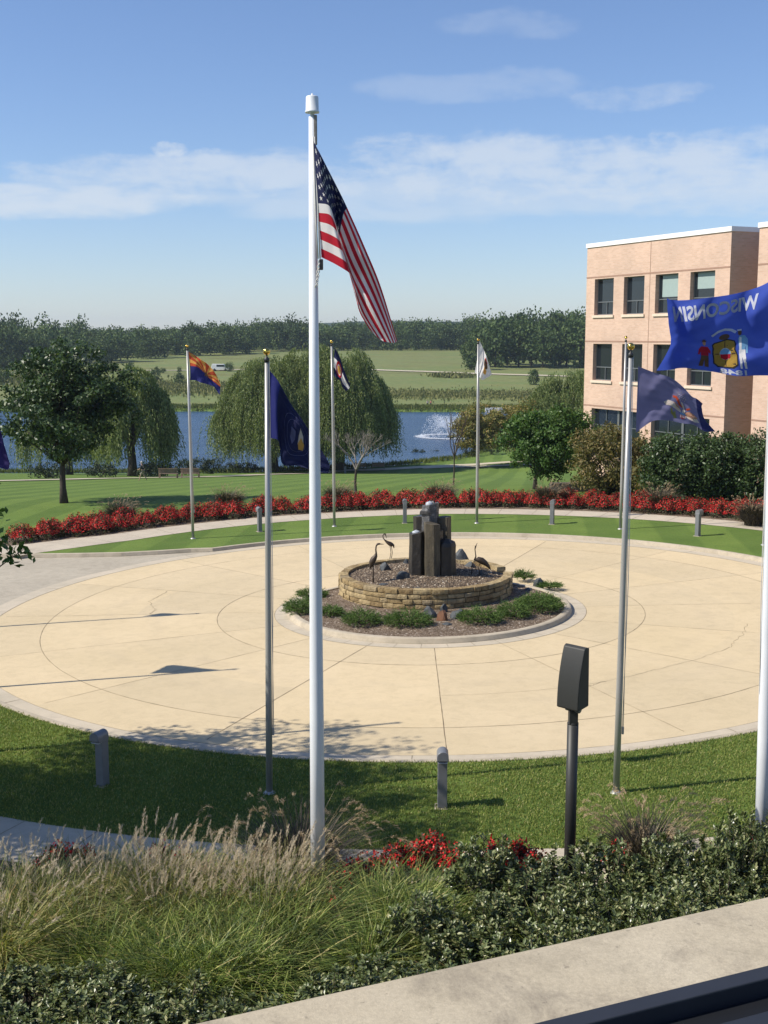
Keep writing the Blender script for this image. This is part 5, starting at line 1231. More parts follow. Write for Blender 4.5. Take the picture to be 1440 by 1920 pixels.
for _n in ('red_petals', 'bedding_foliage'):
    _m = MATS[_n]; _t = _m.node_tree; _b = _t.nodes['Principled BSDF']; _oi = _t.nodes.new('ShaderNodeObjectInfo'); _hs = _t.nodes.new('ShaderNodeMix'); _hs.data_type = 'RGBA'; _hs.blend_type = 'MULTIPLY'; _hs.inputs[0].default_value = 1
    _rp = _t.nodes.new('ShaderNodeValToRGB'); _rp.color_ramp.elements[0].color = (.8, .85, .85, 1); _rp.color_ramp.elements[1].color = (1.1, 1.25, 1.2, 1); _t.links.new(_oi.outputs['Random'], _rp.inputs[0]); _t.links.new(_rp.outputs[0], _hs.inputs[7]); _src = _b.inputs['Base Color'].links[0].from_socket; _t.links.new(_src, _hs.inputs[6]); _t.links.new(_hs.outputs[2], _b.inputs['Base Color'])
FG = 'red flowering bedding plants in the curved far bed'
def flower(x, y, sx_, label, group, k=None):
    z = Z(x, y)+LIFT
    k = random.randrange(5) if k is None else k
    o = bpy.data.objects.new('flower_clump', FLM[k]); COL.objects.link(o); o.location = (x, y, z); o.rotation_euler = (0, 0, random.random()*6.28); o.scale = (sx_, sx_, random.uniform(.82, 1.1)); return tag(o, label, 'flowers', group)
FLM = [flower_mesh(500+k, 1.25, .64, 1150, 1500) for k in range(5)]
a = 12.0
while a < 141.5:
    r = r_out(a)+.85+random.uniform(-.08, .08); x, y = P_(r, a); flower(x, y, random.uniform(.8, 1.2), 'mound of red bedding flowers at the front of the curved far bed', FG)
    if 20 < a < 136 and random.random() < .8: x, y = P_(r+1.0, a+1.6); flower(x, y, random.uniform(.95, 1.15), 'mound of red bedding flowers at the back of the curved far bed', FG+', back row')
    a += random.uniform(2.7, 3.5)*20.5/r_out(a)

# ---------------------------------------------------------------- ornamental grasses
def blades(n, R0, H, lean, w, g, seg=6, wind=(.25, .05), z0=0.0, upright=.5, rmin=0):
    "arching ribbon blades; returns quads"
    a = g.random(n)*6.283; r = R0*np.sqrt(g.random(n)*(1-rmin)+rmin); b = np.stack([r*np.cos(a), r*np.sin(a), np.full(n, z0)], 1)
    h = H*(.55+.5*g.random(n)); ln = lean*(.3+.9*g.random(n))*(.4+r/R0); aa = a+g.normal(size=n)*.6
    dx, dy = np.cos(aa)*ln+wind[0]*h*.6, np.sin(aa)*ln+wind[1]*h*.6; side = np.stack([-np.sin(aa+1.2*g.normal(size=n)), np.cos(aa), np.zeros(n)], 1)
    side /= np.linalg.norm(side, axis=1, keepdims=True); pts = []
    droop = g.random(n)*.55*(1-upright)
    for k in range(seg+1):
        t = k/seg; p = b+np.stack([dx*t**1.9, dy*t**1.9, h*(t-droop*1.6*t**3)], 1); pts.append(p)
    V = []
    for k in range(seg):
        w0, w1 = w*(1-(k/seg)**1.5)+.001, w*(1-((k+1)/seg)**1.5)+.0005; V.append(np.stack([pts[k]-side*w0, pts[k]+side*w0, pts[k+1]+side*w1, pts[k+1]-side*w1], 1))
    return np.concatenate(V), pts, (dx, dy, h)
def plumes(n, R0, H, g, L=.26, w=.018, wind=(.25, .05), lean=.25, fluff=26, curve=.0, hair=.03, rmin=0):
    V1, pts, (dx, dy, h) = blades(n, R0, H, lean, .0035, g, 5, wind, upright=1, rmin=rmin)
    tip = pts[-1]; d = pts[-1]-pts[-2]; d /= np.linalg.norm(d, axis=1, keepdims=True)
    k = fluff; idx = np.repeat(np.arange(n), k); t = g.random(n*k); Ls = (L*(.7+.6*g.random(n)))[idx]
    axis = d[idx]+np.stack([np.ones(n*k)*wind[0], np.ones(n*k)*wind[1], -np.ones(n*k)*curve], 1)*t[:, None]*1.0
    P = tip[idx]+axis*Ls[:, None]*t[:, None]+g.normal(size=(n*k, 3))*w*(np.sin(np.clip(t, .08, 1)*math.pi)**.6)[:, None]*.6
    D = axis+g.normal(size=(n*k, 3))*.28
    V2 = leaf_quads(P, hair*(.7+.6*g.random(n*k))*2.0, hair*.22, None, D)
    return V1, V2
LM_MISC = leafmat('miscanthus_blades', [(0, (.06, .075, .022)), (.3, (.16, .19, .050)), (.6, (.31, .33, .090)), (.88, (.50, .44, .19)), (1, (.44, .28, .14))], .5, .25, .35, big=.45, bigscale=2.6)
LM_MISG = leafmat('green_grass_blades', [(0, (.05, .078, .018)), (.4, (.13, .195, .040)), (.75, (.28, .34, .080)), (.97, (.50, .47, .17)), (1, (.42, .30, .16))], .45, .25, .35, big=.45, bigscale=2.2)
LM_PLUM = leafmat('pale_plumes', [(0, (.46, .38, .26)), (.6, (.66, .57, .42)), (1, (.78, .70, .54))], .8, .35, .1, tcol=(1.1, 1.05, .95))
LM_FOUN = leafmat('fountain_grass_plumes', [(0, (.34, .25, .14)), (.6, (.54, .42, .26)), (1, (.68, .56, .38))], .8, .35, .1, tcol=(1.1, 1.0, .85))
LM_PURP = leafmat('dark_grass_blades', [(0, (.020, .018, .016)), (.5, (.050, .042, .034)), (.85, (.10, .085, .055)), (1, (.16, .13, .08))], .5, .2, .3)
def grass_clump(label, loc, R0, H, nb, npl, bm_, pm, seed, name='ornamental_grass', wind=(.25, .05), lean=.5, L=.26, w=.012, curve=0, pl_lean=.3, fluff=26, pw=.02, hair=.03, ph=1.25, group=None, upright=.4, rz=0):
    root = thing(name, label, 'ornamental grass', loc, rz, group); root['kind'] = 'thing'; g = np.random.default_rng(seed)
    V, _, _ = blades(nb, R0, H, lean, w, g, 7, wind, upright=upright); link('blades', quads_mesh('blades', V, [bm_]), root)
    if npl:
        V1, V2 = plumes(npl, R0*.8, H*ph, g, L, pw, wind, pl_lean, fluff, curve, hair)
        link('plumes', quads_mesh('plumes', np.concatenate([V1, V2]), [pm]), root)
    return root
# far bed fountain grasses
FGL = ('far left', 'second from the left', 'third from the left, behind the thin pole', 'directly above the fountain columns', 'fifth from the left', 'behind the paired flagpoles', 'at the right edge')
for i, (u, v) in enumerate(((226, 981), (428, 957), (632, 948), (826, 945), (1028, 949), (1236, 958), (1412, 985))):
    p = G(u, v, LIFT); grass_clump('dark fountain grass in the red flower bed, '+FGL[i], p, .36, 1.15, 3400, 80, LM_PURP, LM_FOUN, 600+i, wind=(.12, .0), lean=.66, w=.011, L=.22, curve=.5, pl_lean=.62, hair=.03, ph=1.02, upright=.2)
# front fountain grasses
def ground_at(u, v, zz):    # point at height zz above ground on the sight line
    p = G(u, v, LIFT+zz); return Vector((p.x, p.y, Z(p.x, p.y)+LIFT))
p = ground_at(560, 1640, .1); grass_clump('dark fountain grass with curved tan plumes behind the base of the tall white pole', p, .42, 1.12, 1500, 70, LM_PURP, LM_FOUN, 640, wind=(.10, .0), lean=.85, w=.007, L=.30, curve=.9, pl_lean=.95, fluff=60, pw=.022, hair=.026, ph=1.02)
p = ground_at(1215, 1620, .1); grass_clump('tan fountain grass with many feathery plumes on the right near the lawn', p, .36, .98, 1400, 95, LM_PURP, LM_FOUN, 641, wind=(.10, .0), lean=.62, w=.007, L=.28, curve=.7, pl_lean=.7, fluff=60, pw=.020, hair=.026, ph=1.05)
# big front clumps with pale plumes
MIS = []
def put_grass(x, y, s, lab, grp, kind, rz=0):
    global MIS
    k = (kind, random.randrange(2)); loc = Vector((x, y, Z(x, y)+LIFT))
    for kk, o in MIS:
        if kk == k: return dup(o, loc, rz, s, lab, grp)
    i = 700+len(MIS)
    if kind == 'plume': o = grass_clump(lab, loc, .34, .98, 1250, 46, LM_MISC, LM_PLUM, i, wind=(.12, .0), lean=.85, w=.014, L=.20, pl_lean=.20, fluff=80, pw=.014, hair=.022, ph=1.08, group=grp, upright=.0)
    elif kind == 'green': o = grass_clump(lab, loc, .26, .95, 1150, 0, LM_MISG, LM_PLUM, i, wind=(.06, -.08), lean=.85, w=.013, group=grp, upright=-.45)
    else: o = grass_clump(lab, loc, .45, .98, 1200, 26, LM_MISC, LM_PLUM, i, wind=(.16, .0), lean=.85, w=.013, L=.2, pl_lean=.5, fluff=36, pw=.012, group=grp, upright=.2)
    MIS.append((k, o)); o.scale = (s, s, s); return o
for (x, y) in ((-1.45, 17.0), (-2.1, 17.2), (-2.75, 17.05), (-3.4, 17.25), (-4.1, 17.2), (-1.7, 16.45), (-2.4, 16.5), (-3.1, 16.5)):
    put_grass(x, y, random.uniform(.90, 1.05), 'tall yellow green grass with pale feathery plumes in the front left bed', 'plumed grasses in the front left bed', 'plume', random.uniform(-.2, .2))
for (x, y) in ((-4.95, 17.2), (-4.0, 16.5), (-4.8, 16.35), (-5.6, 16.8), (-5.2, 15.7)):
    put_grass(x, y, random.uniform(.85, 1.0), 'browning grass with few plumes at the left end of the front bed', 'browning grasses at the left end of the front bed', 'brown', random.uniform(-.2, .2))
for (x, y) in ((-1.2, 15.9), (-1.75, 15.75), (-2.35, 15.8), (-2.95, 15.85), (-3.55, 15.9), (-4.2, 15.7), (-1.0, 16.4), (-1.3, 15.2), (-1.9, 15.1), (-2.5, 15.15), (-3.1, 15.2), (-3.7, 15.2), (-1.6, 14.65), (-2.25, 14.6), (-2.8, 14.65)):
    put_grass(x, y, random.uniform(.88, 1.08), 'drooping green grass at the front of the left bed', 'green drooping grasses at the front of the left bed', 'green', random.uniform(-.3, .3))
for (x, y) in ((-.15, 16.8), (.4, 16.7), (.0, 16.2), (.55, 16.1), (.95, 16.7), (.15, 15.6), (.7, 15.5), (-.2, 15.1)):
    put_grass(x, y, random.uniform(.82, .98), 'low yellow green grass right of the tall white pole', 'yellow green grasses right of the tall white pole', 'green', random.uniform(-.3, .3))
for (x, y, s_) in ((2.2, 15.3, .95), (3.6, 15.9, 1.0), (1.5, 16.2, .85), (4.6, 16.6, 1.0)):
    put_grass(x, y, s_, 'yellow green grass tuft growing up through the front shrubs on the right', 'grass tufts among the right front shrubs', 'green', random.uniform(-.3, .3))
# near red flowers
FLM = [flower_mesh(520+k, .55, .42, 330, 330, .055) for k in range(5)]
for i, (u, v) in enumerate(((740, 1606), (785, 1604), (815, 1588), (108, 1610), (135, 1600), (160, 1612), (300, 1606), (345, 1608), (770, 1600), (800, 1592), (825, 1598), (850, 1605), (925, 1605), (950, 1596), (975, 1600), (1000, 1606), (650, 1640), (632, 1665), (622, 1690), (670, 1630), (700, 1622), (625, 1715), (1428, 1572), (90, 1622), (1160, 1600))):
    p = ground_at(u, v, .32); flower(p.x, p.y, .85, 'small scarlet begonia plant among the front grasses', 'scarlet begonias between the front shrubs and the lawn')

# standing grass on the near lawn
LM_LAWN = leafmat('lawn_blades', [(0, (.10, .132, .028)), (.4, (.175, .215, .048)), (.75, (.25, .28, .075)), (.93, (.34, .34, .12)), (1, (.48, .43, .22))], .7, .2, .15)
n = 210000; aa = np.radians(RNG.uniform(-146, -38, n)); rr = np.sqrt(RNG.uniform(14.40**2, 18.9**2, n))
x = CX+rr*np.cos(aa); y = CY+rr*np.sin(aa); keep = (rr < np.array([r_in(q) for q in np.degrees(aa)])+.03) & (np.abs(x/y) < .36); x, y = x[keep], y[keep]; n = len(x)
P = np.stack([x, y, zt(x, y)+LIFT-.005], 1); D = np.array([.15, 0, 1])+RNG.normal(size=P.shape)*.42; N = unit(n)
link('lawn_grass', quads_mesh('lawn_grass', leaf_quads(P, .055*(.5+.9*RNG.random(n)), .014, N, D), [LM_LAWN]), kind='stuff')

# ---------------------------------------------------------------- glossy broadleaf shrubs at the front
m = M('glossy_broad_leaves'); isl = m.island()
cc = m.ramp(isl, [(0, (.055, .075, .026)), (.5, (.11, .145, .050)), (.82, (.19, .22, .085)), (1, (.36, .35, .17))]); m.col(cc).set(m.rng(isl, 0, 1, .22, .5), 0, .5); m.translucent(m.mix(1, cc, (1.4, 1.5, .6), 'MULTIPLY'), .15); LM_GLOSS = m.m
def folded_leaves(P, L, Wd, N, D):
    d = D/np.linalg.norm(D, axis=1, keepdims=True); s = np.cross(d, N); s /= np.linalg.norm(s, axis=1, keepdims=True)+1e-9; n = np.cross(s, d)
    L = L[:, None]; a = P; b = P+d*L*.32+s*Wd+n*Wd*.25; c = P+d*L*.72+s*Wd*.8+n*Wd*.18; e = P+d*L-n*L*.06; f_ = P+d*L*.72-s*Wd*.8+n*Wd*.18; g_ = P+d*L*.32-s*Wd+n*Wd*.25; mid = P+d*L*.5
    V = np.stack([a, b, c, e, f_, g_, mid], 1); n_ = len(P); base = np.arange(n_)[:, None, None]*7
    F = (base+np.array([[0, 1, 2, 6], [6, 2, 3, 3], [0, 6, 4, 5], [6, 3, 4, 4]])).reshape(-1, 4)
    return V.reshape(-1, 3), F
def broad_shrub(seed, w=1.25, h=1.05, n=3300, L0=.068):
    g = np.random.default_rng(seed); root = thing('broadleaf_shrub', '', 'shrub')
    mb = MB(); tips = []
    for i in range(70):
        a = g.random()*6.283; r = math.sqrt(g.random()); top = Vector((math.cos(a)*r*w*.55, math.sin(a)*r*w*.55, h*(1-.45*r*r)*(.72+.36*g.random()))); b = Vector((math.cos(a)*.12, math.sin(a)*.12, -.03))
        mid = b.lerp(top, .5)+Vector((g.normal()*.05, g.normal()*.05, .06)); mb.tube([b, mid, top], [.010, .007, .004], 4, cap=False); tips.append((b, mid, top))
    mb.build('stems', BARK, root)
    k = g.integers(0, len(tips), n); t = 1-.75*g.random(n)**1.6; P = []; D = []
    for i in range(n):
        b, mid, top = tips[k[i]]; q = mid.lerp(top, (t[i]-.25)/.75) if t[i] > .25 else b; P.append(q); D.append((top-mid).normalized())
    P = np.array(P)+g.normal(size=(n, 3))*.018; ax = np.array(D); o = unit(n); o -= (o*ax).sum(1, keepdims=True)*ax; o /= np.linalg.norm(o, axis=1, keepdims=True)
    Dr = o*.85+ax*.55+np.array([0, 0, .05]); N = ax*.8+g.normal(size=(n, 3))*.35+np.array([0, 0, .3])
    V, F = folded_leaves(P, L0*(.6+.8*g.random(n)), L0*.27, N, Dr)
    V2 = V.reshape(n, 7, 3); Q = []
    A = lambda *i: V2[:, i]
    quad = np.concatenate([A(0, 1, 2, 6), A(6, 2, 3, 4), A(0, 6, 4, 5)])
    # weld each leaf so that it stays one piece
    me = mesh_from_arrays('foliage', V, np.concatenate([np.arange(n)[:, None]*7+np.array([[0, 1, 2, 6]]), np.arange(n)[:, None]*7+np.array([[6, 2, 3, 4]]), np.arange(n)[:, None]*7+np.array([[0, 6, 4, 5]])]), [LM_GLOSS])
    link('foliage', me, root); return root
BS = [broad_shrub(800+i) for i in range(4)]; nb = 0
def put_shrub(x, y, s, lab, grp, sz=1.0):
    global nb
    loc = Vector((x, y, Z(x, y)+LIFT)); rz = random.random()*6.28; sc_ = (s, s, s*sz)
    if nb < 4: o = BS[nb]; o.location = loc; o.rotation_euler = (0, 0, rz); o.scale = sc_; o['label'] = lab; o['group'] = grp
    else: o = dup(BS[random.randrange(4)], loc, rz, sc_, lab, grp)
    nb += 1; return o
LW = lambda x: 3.79+(x-1.257)*.43      # ledge line on the ground plan
y = 12.9
rowi = 0
while y < 18.2:
    x = -6.2+(rowi % 2)*.4
    while x < 7.2:
        u = 720+FPX*x/y
        left_zone = u < 640; ok = False
        if left_zone: ok = y < (13.7 if u > 190 else 14.7)
        elif u < 790: ok = y < 14.5
        elif u < 900: ok = y < 15.7
        elif u < 1330: ok = y < 17.0
        else: ok = y < 17.7
        if ok:
            hh = (1.0+(.35 if u > 1330 and y > 16.2 else 0)+(.1 if u > 900 else -.15))*random.choice((.8, .95, 1, 1.12))
            put_shrub(x+random.uniform(-.12, .12), y+random.uniform(-.12, .12), random.uniform(.85, 1.1), 'glossy dark green broadleaf shrub in the left part of the front hedge' if left_zone else 'glossy dark green broadleaf shrub in the right part of the front hedge', 'glossy shrubs of the front hedge', hh)
        x += .86
    y += .62; rowi += 1

# ---------------------------------------------------------------- the ledge and window frame we look over
m = concrete('precast_ledge', (.43, .365, .255), (.53, .46, .335), 1.6, .30, .16)
LEDGE = m.m
c3 = m.b.inputs['Base Color'].links[0].from_socket
blot = m.rng(m.noise(3.4, 8, .75, dist=.4), .50, .68, 0, .62); c4 = m.mix(blot, c3, (.19, .16, .125)); spk_ = m.rng(m.noise(26, 3, .6), .66, .74, 0, .5); m.put(m.b.inputs['Base Color'], m.mix(spk_, c4, (.10, .085, .07)))
zl = EYE-1.8
A_ = Vector((-.534, 3.022)); B_ = Vector((1.257, 3.79)); ld = (B_-A_).normalized(); ln_ = Vector((ld.y, -ld.x))   # ln_ points back to the camera
WL = .366
def lp3(s, w, z): q = A_+ld*s+ln_*w; return (q.x, q.y, z)
mb = MB(); prof = [(.0, zl-.30), (-.02, zl-.25), (-.02, zl-.05), (-.012, zl-.022), (.004, zl-.006), (.03, zl), (WL-.001, zl-.002), (WL-.001, zl-.30)]
vs = []; S = [-9+i*.9 for i in range(25)]
for s in S: vs += [lp3(s, w, z) for w, z in prof]
k = len(prof); mb.add(vs, [(i*k+j, i*k+(j+1) % k, (i+1)*k+(j+1) % k, (i+1)*k+j) for i in range(len(S)-1) for j in range(k)]+[tuple(range(k)), tuple((len(S)-1)*k+j for j in range(k))[::-1]])
o = mb.build('concrete_ledge', LEDGE); tag(o, 'weathered pale concrete window ledge across the bottom right corner', 'ledge')
mb = MB(); mb.prism([lp3(-9, .02, 0), lp3(12.5, .02, 0), lp3(12.5, WL, 0), lp3(-9, WL, 0)], None, (0, 0, zl-.302)); o = mb.build('brick_wall', BRICK); tag(o, 'brick wall of our own building below the concrete window ledge', 'wall')
FRM = plain('blue_black_window_frame', (.030, .032, .038), .45, .2, .1, 8); FRD = plain('gap_black', (.006, .007, .009), .6)  # flat black stands for the dark recesses between the rails
wf = thing('window_frame', 'dark metal window frame at the bottom right corner inside the ledge', 'window frame', (0, 0, 0))
def rail(name, w0, w1, z0, z1, mat, slope=0):
    mb = MB(); mb.add([lp3(-9, w0, z0), lp3(-9, w0, z1), lp3(-9, w1, z1+slope), lp3(-9, w1, z0), lp3(12, w0, z0), lp3(12, w0, z1), lp3(12, w1, z1+slope), lp3(12, w1, z0)], [(0, 1, 2, 3), (7, 6, 5, 4), (0, 4, 5, 1), (1, 5, 6, 2), (2, 6, 7, 3), (3, 7, 4, 0)])
    return mb.build(name, mat, wf, bevel=.004)
rail('outer_rail', WL+.001, WL+.060, zl-.12, zl+.004, FRM)
rail('dark_gap', WL+.0605, WL+.155, zl-.09, zl-.05, FRD)
rail('middle_rail', WL+.1555, WL+.215, zl-.10, zl-.025, FRM)
rail('dark_gap', WL+.217, WL+.34, zl-.10, zl-.06, FRD)
rail('inner_rail', WL+.342, WL+.52, zl-.06, zl-.02, FRM)

# ---------------------------------------------------------------- tree out of frame whose branch and shade reach in
TX, TY = -11.4, 19.9
root = thing('shade_tree', 'leafy tree just outside the left edge with a branch reaching into view', 'tree', (TX, TY, Z(TX, TY)+LIFT))
P, N, k = crown_points(640, 90, (0.2, .2, 7.0), (4.8, 4.7, 3.4), .66, .6, .1, 77); P = P[(P[:, 2] > 3.4)]
# keep the crown clear of the view except one low branch
uu = 720+FPX*(P[:, 0]+TX)/(P[:, 1]+TY); P = P[uu < -14]
gg = np.random.default_rng(5); br_ = []
for c in ((-25, 965), (-5, 985), (14, 1010), (30, 1032), (8, 1035), (46, 1034), (-8, 1010), (20, 1050), (-10, 950)):
    q = at(c[0], c[1], 20.5)-Vector((TX, TY, Z(TX, TY)+LIFT)); br_.append(np.array(q)+gg.normal(size=(11, 3))*np.array([.09, .12, .07]))
P = np.concatenate([P]+br_); N = unit(len(P))*.8+np.array([-.2, 0, .6]); N /= np.linalg.norm(N, axis=1, keepdims=True)
link('crown', quads_mesh('crown', leaf_quads(P, .16*(.7+.6*RNG.random(len(P))), .085, N, unit(len(P))+np.array([.3, 0, -.5])), [LM_MID]), root)
mb = MB(); limbs(mb, (0, 0, -.1), 7.5, .2, [t for t in k if 720+FPX*(t[0]+TX)/(t[1]+TY) < -20], 4, .3, every=3)
q = at(44, 1030, 20.5)-Vector((TX, TY, Z(TX, TY)+LIFT)); mb.tube([(0, 0, 3.2), tuple(q*.5+Vector((0, 0, .9))), tuple(q*.8+Vector((0, 0, .25))), tuple(q)], [.07, .04, .02, .006], 5); mb.build('trunk', BARK, root)

# ---------------------------------------------------------------- lakeside furniture, people, fountain, van
WOODB = plain('weathered_bench_wood', (.22, .15, .10), .8, var=.25)
def bench(p, rz, lab, k=1.0):
    root = thing('park_bench', lab, 'bench', p, rz, 'wooden benches facing the lake'); 
    mb = MB(); [mb.box((0, -.24+i*.12, .46), (1.9, .10, .035)) for i in range(5)]; mb.build('seat', WOODB, root)
    mb = MB(); [mb.box((0, -.30-.02*i, .58+i*.12), (1.9, .03, .10)) for i in range(4)]; mb.box((0, -.40, 1.02), (2.0, .06, .06)); mb.build('backrest', WOODB, root)
    for x in (-.9, .9):
        for yy in (-.30, .26): mb = MB(); mb.box((x, yy, .22), (.08, .08, .48)); mb.build('leg', WOODB, root)
        mb = MB(); mb.box((x, -.02, .68), (.08, .6, .05)); mb.build('armrest', WOODB, root)
    root.scale = (k,)*3; return root
for i, (u, v, lab) in enumerate(((316, 896.5, 'wooden bench left of the sunburst flagpole with its back to the lawn'), (357, 895.5, 'wooden bench directly behind the sunburst flagpole'), (675, 881, 'wooden bench left of the leafless tree crown by the lake'), (709, 880, 'wooden bench right of the leafless tree by the lake'))):
    p = G(u, v, LIFT); bench(p, 0, lab, 1.02)
p = G(647, 888, LIFT); mb = MB(); mb.box((0, 0, .5), (.32, .32, 1.0)); mb.lathe((0, 0, 1.0), [(.2, 0), (.2, .05), (.1, .12)], 12); o = mb.build('litter_bin', GREYM); o.location = p; tag(o, 'small grey bin post beside the path left of the lakeside benches', 'bin')
SKIN = plain('skin', (.42, .26, .19), .6, var=.03); HAIR = plain('dark_hair', (.03, .02, .015), .8); HAIRL = plain('grey_hair', (.45, .42, .38), .8)
def skin_mesh(name, verts, edges, rad, mat, parent, sub=1):
    me = bpy.data.meshes.new(name); me.from_pydata(verts, edges, []); o = bpy.data.objects.new(name, me); COL.objects.link(o)
    md = o.modifiers.new('s', 'SKIN'); md.use_smooth_shade = True
    for v, r in zip(me.skin_vertices[0].data, rad): v.radius = (r, r) if not isinstance(r, tuple) else r
    me.skin_vertices[0].data[0].use_root = True
    o.modifiers.new('u', 'SUBSURF').levels = sub; bpy.context.view_layer.update()
    m2 = bpy.data.meshes.new_from_object(o.evaluated_get(bpy.context.evaluated_depsgraph_get())); bpy.data.objects.remove(o); m2.materials.clear(); m2.materials.append(mat); return link(name, m2, parent)
def person(lab, p, rz, pose, shirt, trousers, hair, k=1.0, shorts=False):
    root = thing('person', lab, 'person', p, rz)
    if pose == 'walk': J = dict(pel=(0, 0, .93), ch=(.04, 0, 1.30), nk=(.06, 0, 1.48), hd=(.09, 0, 1.66), k1=(.20, .09, .50), a1=(.30, .09, .08), t1=(.42, .09, .03), k2=(-.08, -.09, .50), a2=(-.36, -.09, .14), t2=(-.27, -.09, .03), e1=(.20, .22, 1.12), h1=(.36, .18, 1.05), e2=(-.16, -.24, 1.14), h2=(-.10, -.24, .90))
    elif pose == 'sit': J = dict(pel=(0, 0, .46), ch=(-.03, 0, .85), nk=(-.02, 0, 1.02), hd=(0, 0, 1.2), k1=(.44, .12, .52), a1=(.46, .12, .08), t1=(.60, .12, .03), k2=(.44, -.12, .52), a2=(.46, -.12, .08), t2=(.60, -.12, .03), e1=(.10, .24, .72), h1=(.34, .14, .60), e2=(.10, -.24, .72), h2=(.34, -.14, .60))
    else: J = dict(pel=(0, 0, .93), ch=(0, 0, 1.30), nk=(0, 0, 1.48), hd=(.02, 0, 1.66), k1=(.04, .10, .50), a1=(0, .11, .08), t1=(.14, .12, .03), k2=(.04, -.10, .50), a2=(0, -.11, .08), t2=(.14, -.12, .03), e1=(-.02, .26, 1.12), h1=(.12, .24, .92), e2=(-.02, -.26, 1.12), h2=(.12, -.24, .92))
    def V(*n): return [Vector(J[i])*k for i in n]
    pel, ch, nk, hd = V('pel', 'ch', 'nk', 'hd'); s1 = nk+Vector((0, .19, -.07))*k; s2 = nk+Vector((0, -.19, -.07))*k
    names = ['pel', 'ch', 'nk', 'hd']; vs = [pel, ch, nk, hd-Vector((0, 0, .04))*k, hd+Vector((0, 0, .07))*k]; es = [(0, 1), (1, 2), (2, 3), (3, 4)]; rd = [.13, .145, .055, .09, .085]
    for s_, e, h, hp, kn, an, to in ((s1, 'e1', 'h1', .09, 'k1', 'a1', 't1'), (s2, 'e2', 'h2', -.09, 'k2', 'a2', 't2')):
        b = len(vs); hh = V(h)[0]; ee = V(e)[0]; vs += [s_, ee, hh, hh+(hh-ee).normalized()*.13*k]; es += [(1, b), (b, b+1), (b+1, b+2), (b+2, b+3)]; rd += [.065, .043, .030, .035]
        b = len(vs); vs += [pel+Vector((0, hp, -.05))*k]+V(kn, an, to); es += [(0, b), (b, b+1), (b+1, b+2), (b+2, b+3)]; rd += [.095, .06, .042, .035]
    skin_mesh('body', [tuple(v) for v in vs], es, [r*k for r in rd], SKIN, root)
    vs = [pel+Vector((0, 0, .02)), ch, nk-Vector((0, 0, .05))*k, s1, V('e1')[0], s2, V('e2')[0]]; skin_mesh('shirt', [tuple(v) for v in vs], [(0, 1), (1, 2), (1, 3), (3, 4), (1, 5), (5, 6)], [r*k for r in (.145, .165, .075, .082, .062, .082, .062)], shirt, root)
    end = .55 if shorts else .93
    vs = [pel, pel+Vector((0, .09, -.05))*k, V('k1')[0], V('k1')[0].lerp(V('a1')[0], end), pel+Vector((0, -.09, -.05))*k, V('k2')[0], V('k2')[0].lerp(V('a2')[0], end)]
    es = [(0, 1), (1, 2), (2, 3), (0, 4), (4, 5), (5, 6)]
    if shorts: vs = [v for i, v in enumerate(vs) if i not in (3, 6)]; es = [(0, 1), (1, 2), (0, 3), (3, 4)]; skin_mesh('shorts', [tuple(v) for v in vs], es, [r*k for r in (.15, .112, .08, .112, .08)], trousers, root)
    else: skin_mesh('trousers', [tuple(v) for v in vs], es, [r*k for r in (.15, .112, .077, .058, .112, .077, .058)], trousers, root)
    mb = MB(); mb.lathe(hd+Vector((-.015, 0, 0))*k, [(.05*k, -.02*k), (.112*k, .03*k), (.108*k, .09*k), (.07*k, .15*k), (.01*k, .175*k)], 12); mb.build('hair', hair, root); return root
SH_BK = plain('black_shirt', (.03, .03, .035), .8); SH_WH = plain('white_shirt', (.7, .7, .7), .8); SH_RD = plain('red_shirt', (.55, .06, .04), .8); TR_TN = plain('tan_trousers', (.30, .25, .19), .8); TR_DK = plain('dark_trousers', (.03, .03, .04), .8)
p = G(268, 901, LIFT); person('person in dark shirt walking left along the lakeside path', p, math.pi, 'walk', SH_BK, TR_TN, HAIRL, 1.0, True)
p = G(801.5, 762, LIFT); person('person in white shirt standing across the lake', p, -1.4, 'stand', SH_WH, TR_DK, HAIR, 1.05)
p = G(807.5, 762, LIFT); person('person in red shirt standing across the lake', p, -1.9, 'stand', SH_RD, TR_DK, HAIR, 1.05)
p = G(817, 861, LIFT); person('person in a white hat sitting by the near shore', p, 1.2, 'sit', TR_TN, SH_RD, SH_WH, .95, False)
mb = MB(); mb.box((0, 0, .6), (.12, .12, 1.3)); p = G(833, 763, LIFT); mb.lathe((0, 0, 1.25), [(.12, 0), (.12, .2), (.03, .3)], 10); o = mb.build('marker_post', DARKM); o.location = p; tag(o, 'small dark post in the grass across the lake', 'post')
# white van on the meadow road
p = G(413, 695.5, .1); s_ = p.y/FPX; root = thing('parked_van', 'tiny white van on the distant meadow road', 'van', p)
mb = MB(); mb.prism([(-2.3, -.85, .35), (2.3, -.85, .35), (2.35, -.85, .9), (1.6, -.85, 1.1), (1.0, -.85, 1.85), (-2.1, -.85, 1.9), (-2.35, -.85, 1.0)], None, (0, 1.7, 0)); mb.build('body', COPING, root, bevel=.08)
for x in (-1.5, 1.45):
    for yy in (-.86, .70): mb = MB(); mb.tube([(x, yy, .34), (x, yy+.16, .34)], .34, 14); mb.build('wheel', DARKM, root)
mb = MB(); mb.prism([(1.05, -.87, 1.15), (1.45, -.87, 1.15), (1.02, -.87, 1.7), (-.9, -.87, 1.7), (-.9, -.87, 1.15)], None, (0, .02, 0)); mb.build('side_window', GLASS, root)
root.scale = (1.5,)*3
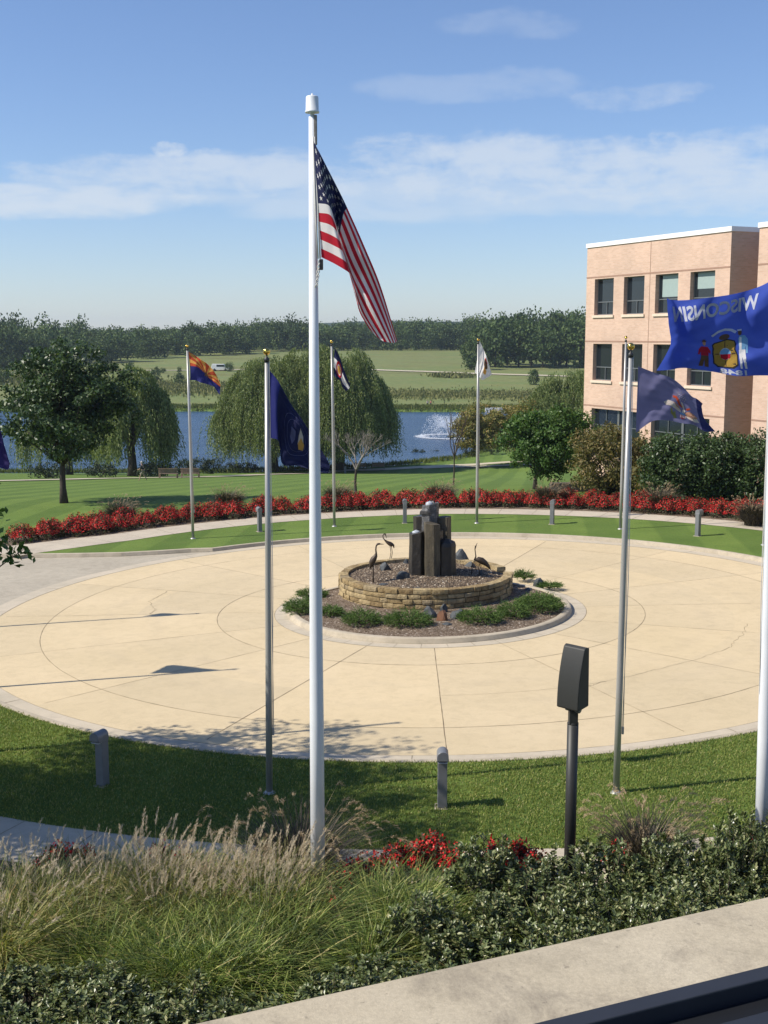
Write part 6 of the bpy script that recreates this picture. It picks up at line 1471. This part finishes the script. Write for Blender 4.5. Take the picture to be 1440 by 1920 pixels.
# concrete outfall at the far shore
p = G(928, 772, .1); mb = MB(); mb.box((0, 0, .3), (5.5, 1.2, 1.6)); mb.box((0, -.7, -.2), (3.2, .5, 1.0)); o = mb.build('outfall_wall', COPING); o.location = p; tag(o, 'small pale concrete outfall on the far shore beside the yellowing tree', 'wall')
# lake fountain: spray of droplets and a ring of foam
fpnt = at(842, 819, 1); dd = ray(843, 819); t = (WATER-EYE)/dd[2]; fx_, fy_ = dd[0]*t, dd[1]*t
ft = thing('lake_fountain', 'white spray fountain in the lake left of the yellowing tree', 'fountain', (fx_, fy_, WATER))
g = np.random.default_rng(9); n = 9000; a = g.random(n)*6.283; T = g.random(n)**1.5; sp_ = .75+.35*g.random(n)
vr, vz = 3.3*sp_, 8.6*sp_; tt = T*2*vz/9.8; R2 = vr*tt; Zz = vz*tt-4.9*tt*tt
P = np.stack([R2*np.cos(a), R2*np.sin(a)*1.0, Zz+.1], 1)+g.normal(size=(n, 3))*.08
m = M('spray_droplets'); m.col((.85, .88, .92)).set(.4, 0, .3); m.translucent((.85, .88, .92), .5)
link('spray', quads_mesh('spray', leaf_quads(P, .22*(.5+g.random(n)), .10), [m.m]), ft)
n = 5200; a = g.random(n)*6.283; rr = 6.3+g.normal(size=n)*.45; P = np.stack([rr*np.cos(a), rr*np.sin(a), .04+.08*g.random(n)], 1); N = np.tile([0, 0, 1.], (n, 1))+g.normal(size=(n, 3))*.2
link('foam_ring', quads_mesh('foam_ring', leaf_quads(P, .45*(.5+g.random(n)), .25, N/np.linalg.norm(N, axis=1, keepdims=True), unit(n)*np.array([1, 1, .05])), [m.m]), ft)
mb = MB(); mb.lathe((0, 0, 0), [(.6, -.1), (.6, .12), (.2, .18), (.06, .35)], 16); mb.build('nozzle', DARKM, ft)

# ---------------------------------------------------------------- the air
m = bpy.data.materials.new('hazy_air'); m.use_nodes = True; n = m.node_tree.nodes; n.clear()
pv = n.new('ShaderNodeVolumePrincipled'); ou = n.new('ShaderNodeOutputMaterial'); m.node_tree.links.new(pv.outputs[0], ou.inputs['Volume'])
pv.inputs['Color'].default_value = (.72, .84, 1.0, 1); pv.inputs['Density'].default_value = .00012; pv.inputs['Anisotropy'].default_value = .2
mb = MB(); mb.box((0, 1500, 20), (9500, 6400, 120)); o = mb.build('haze', m, kind='stuff')
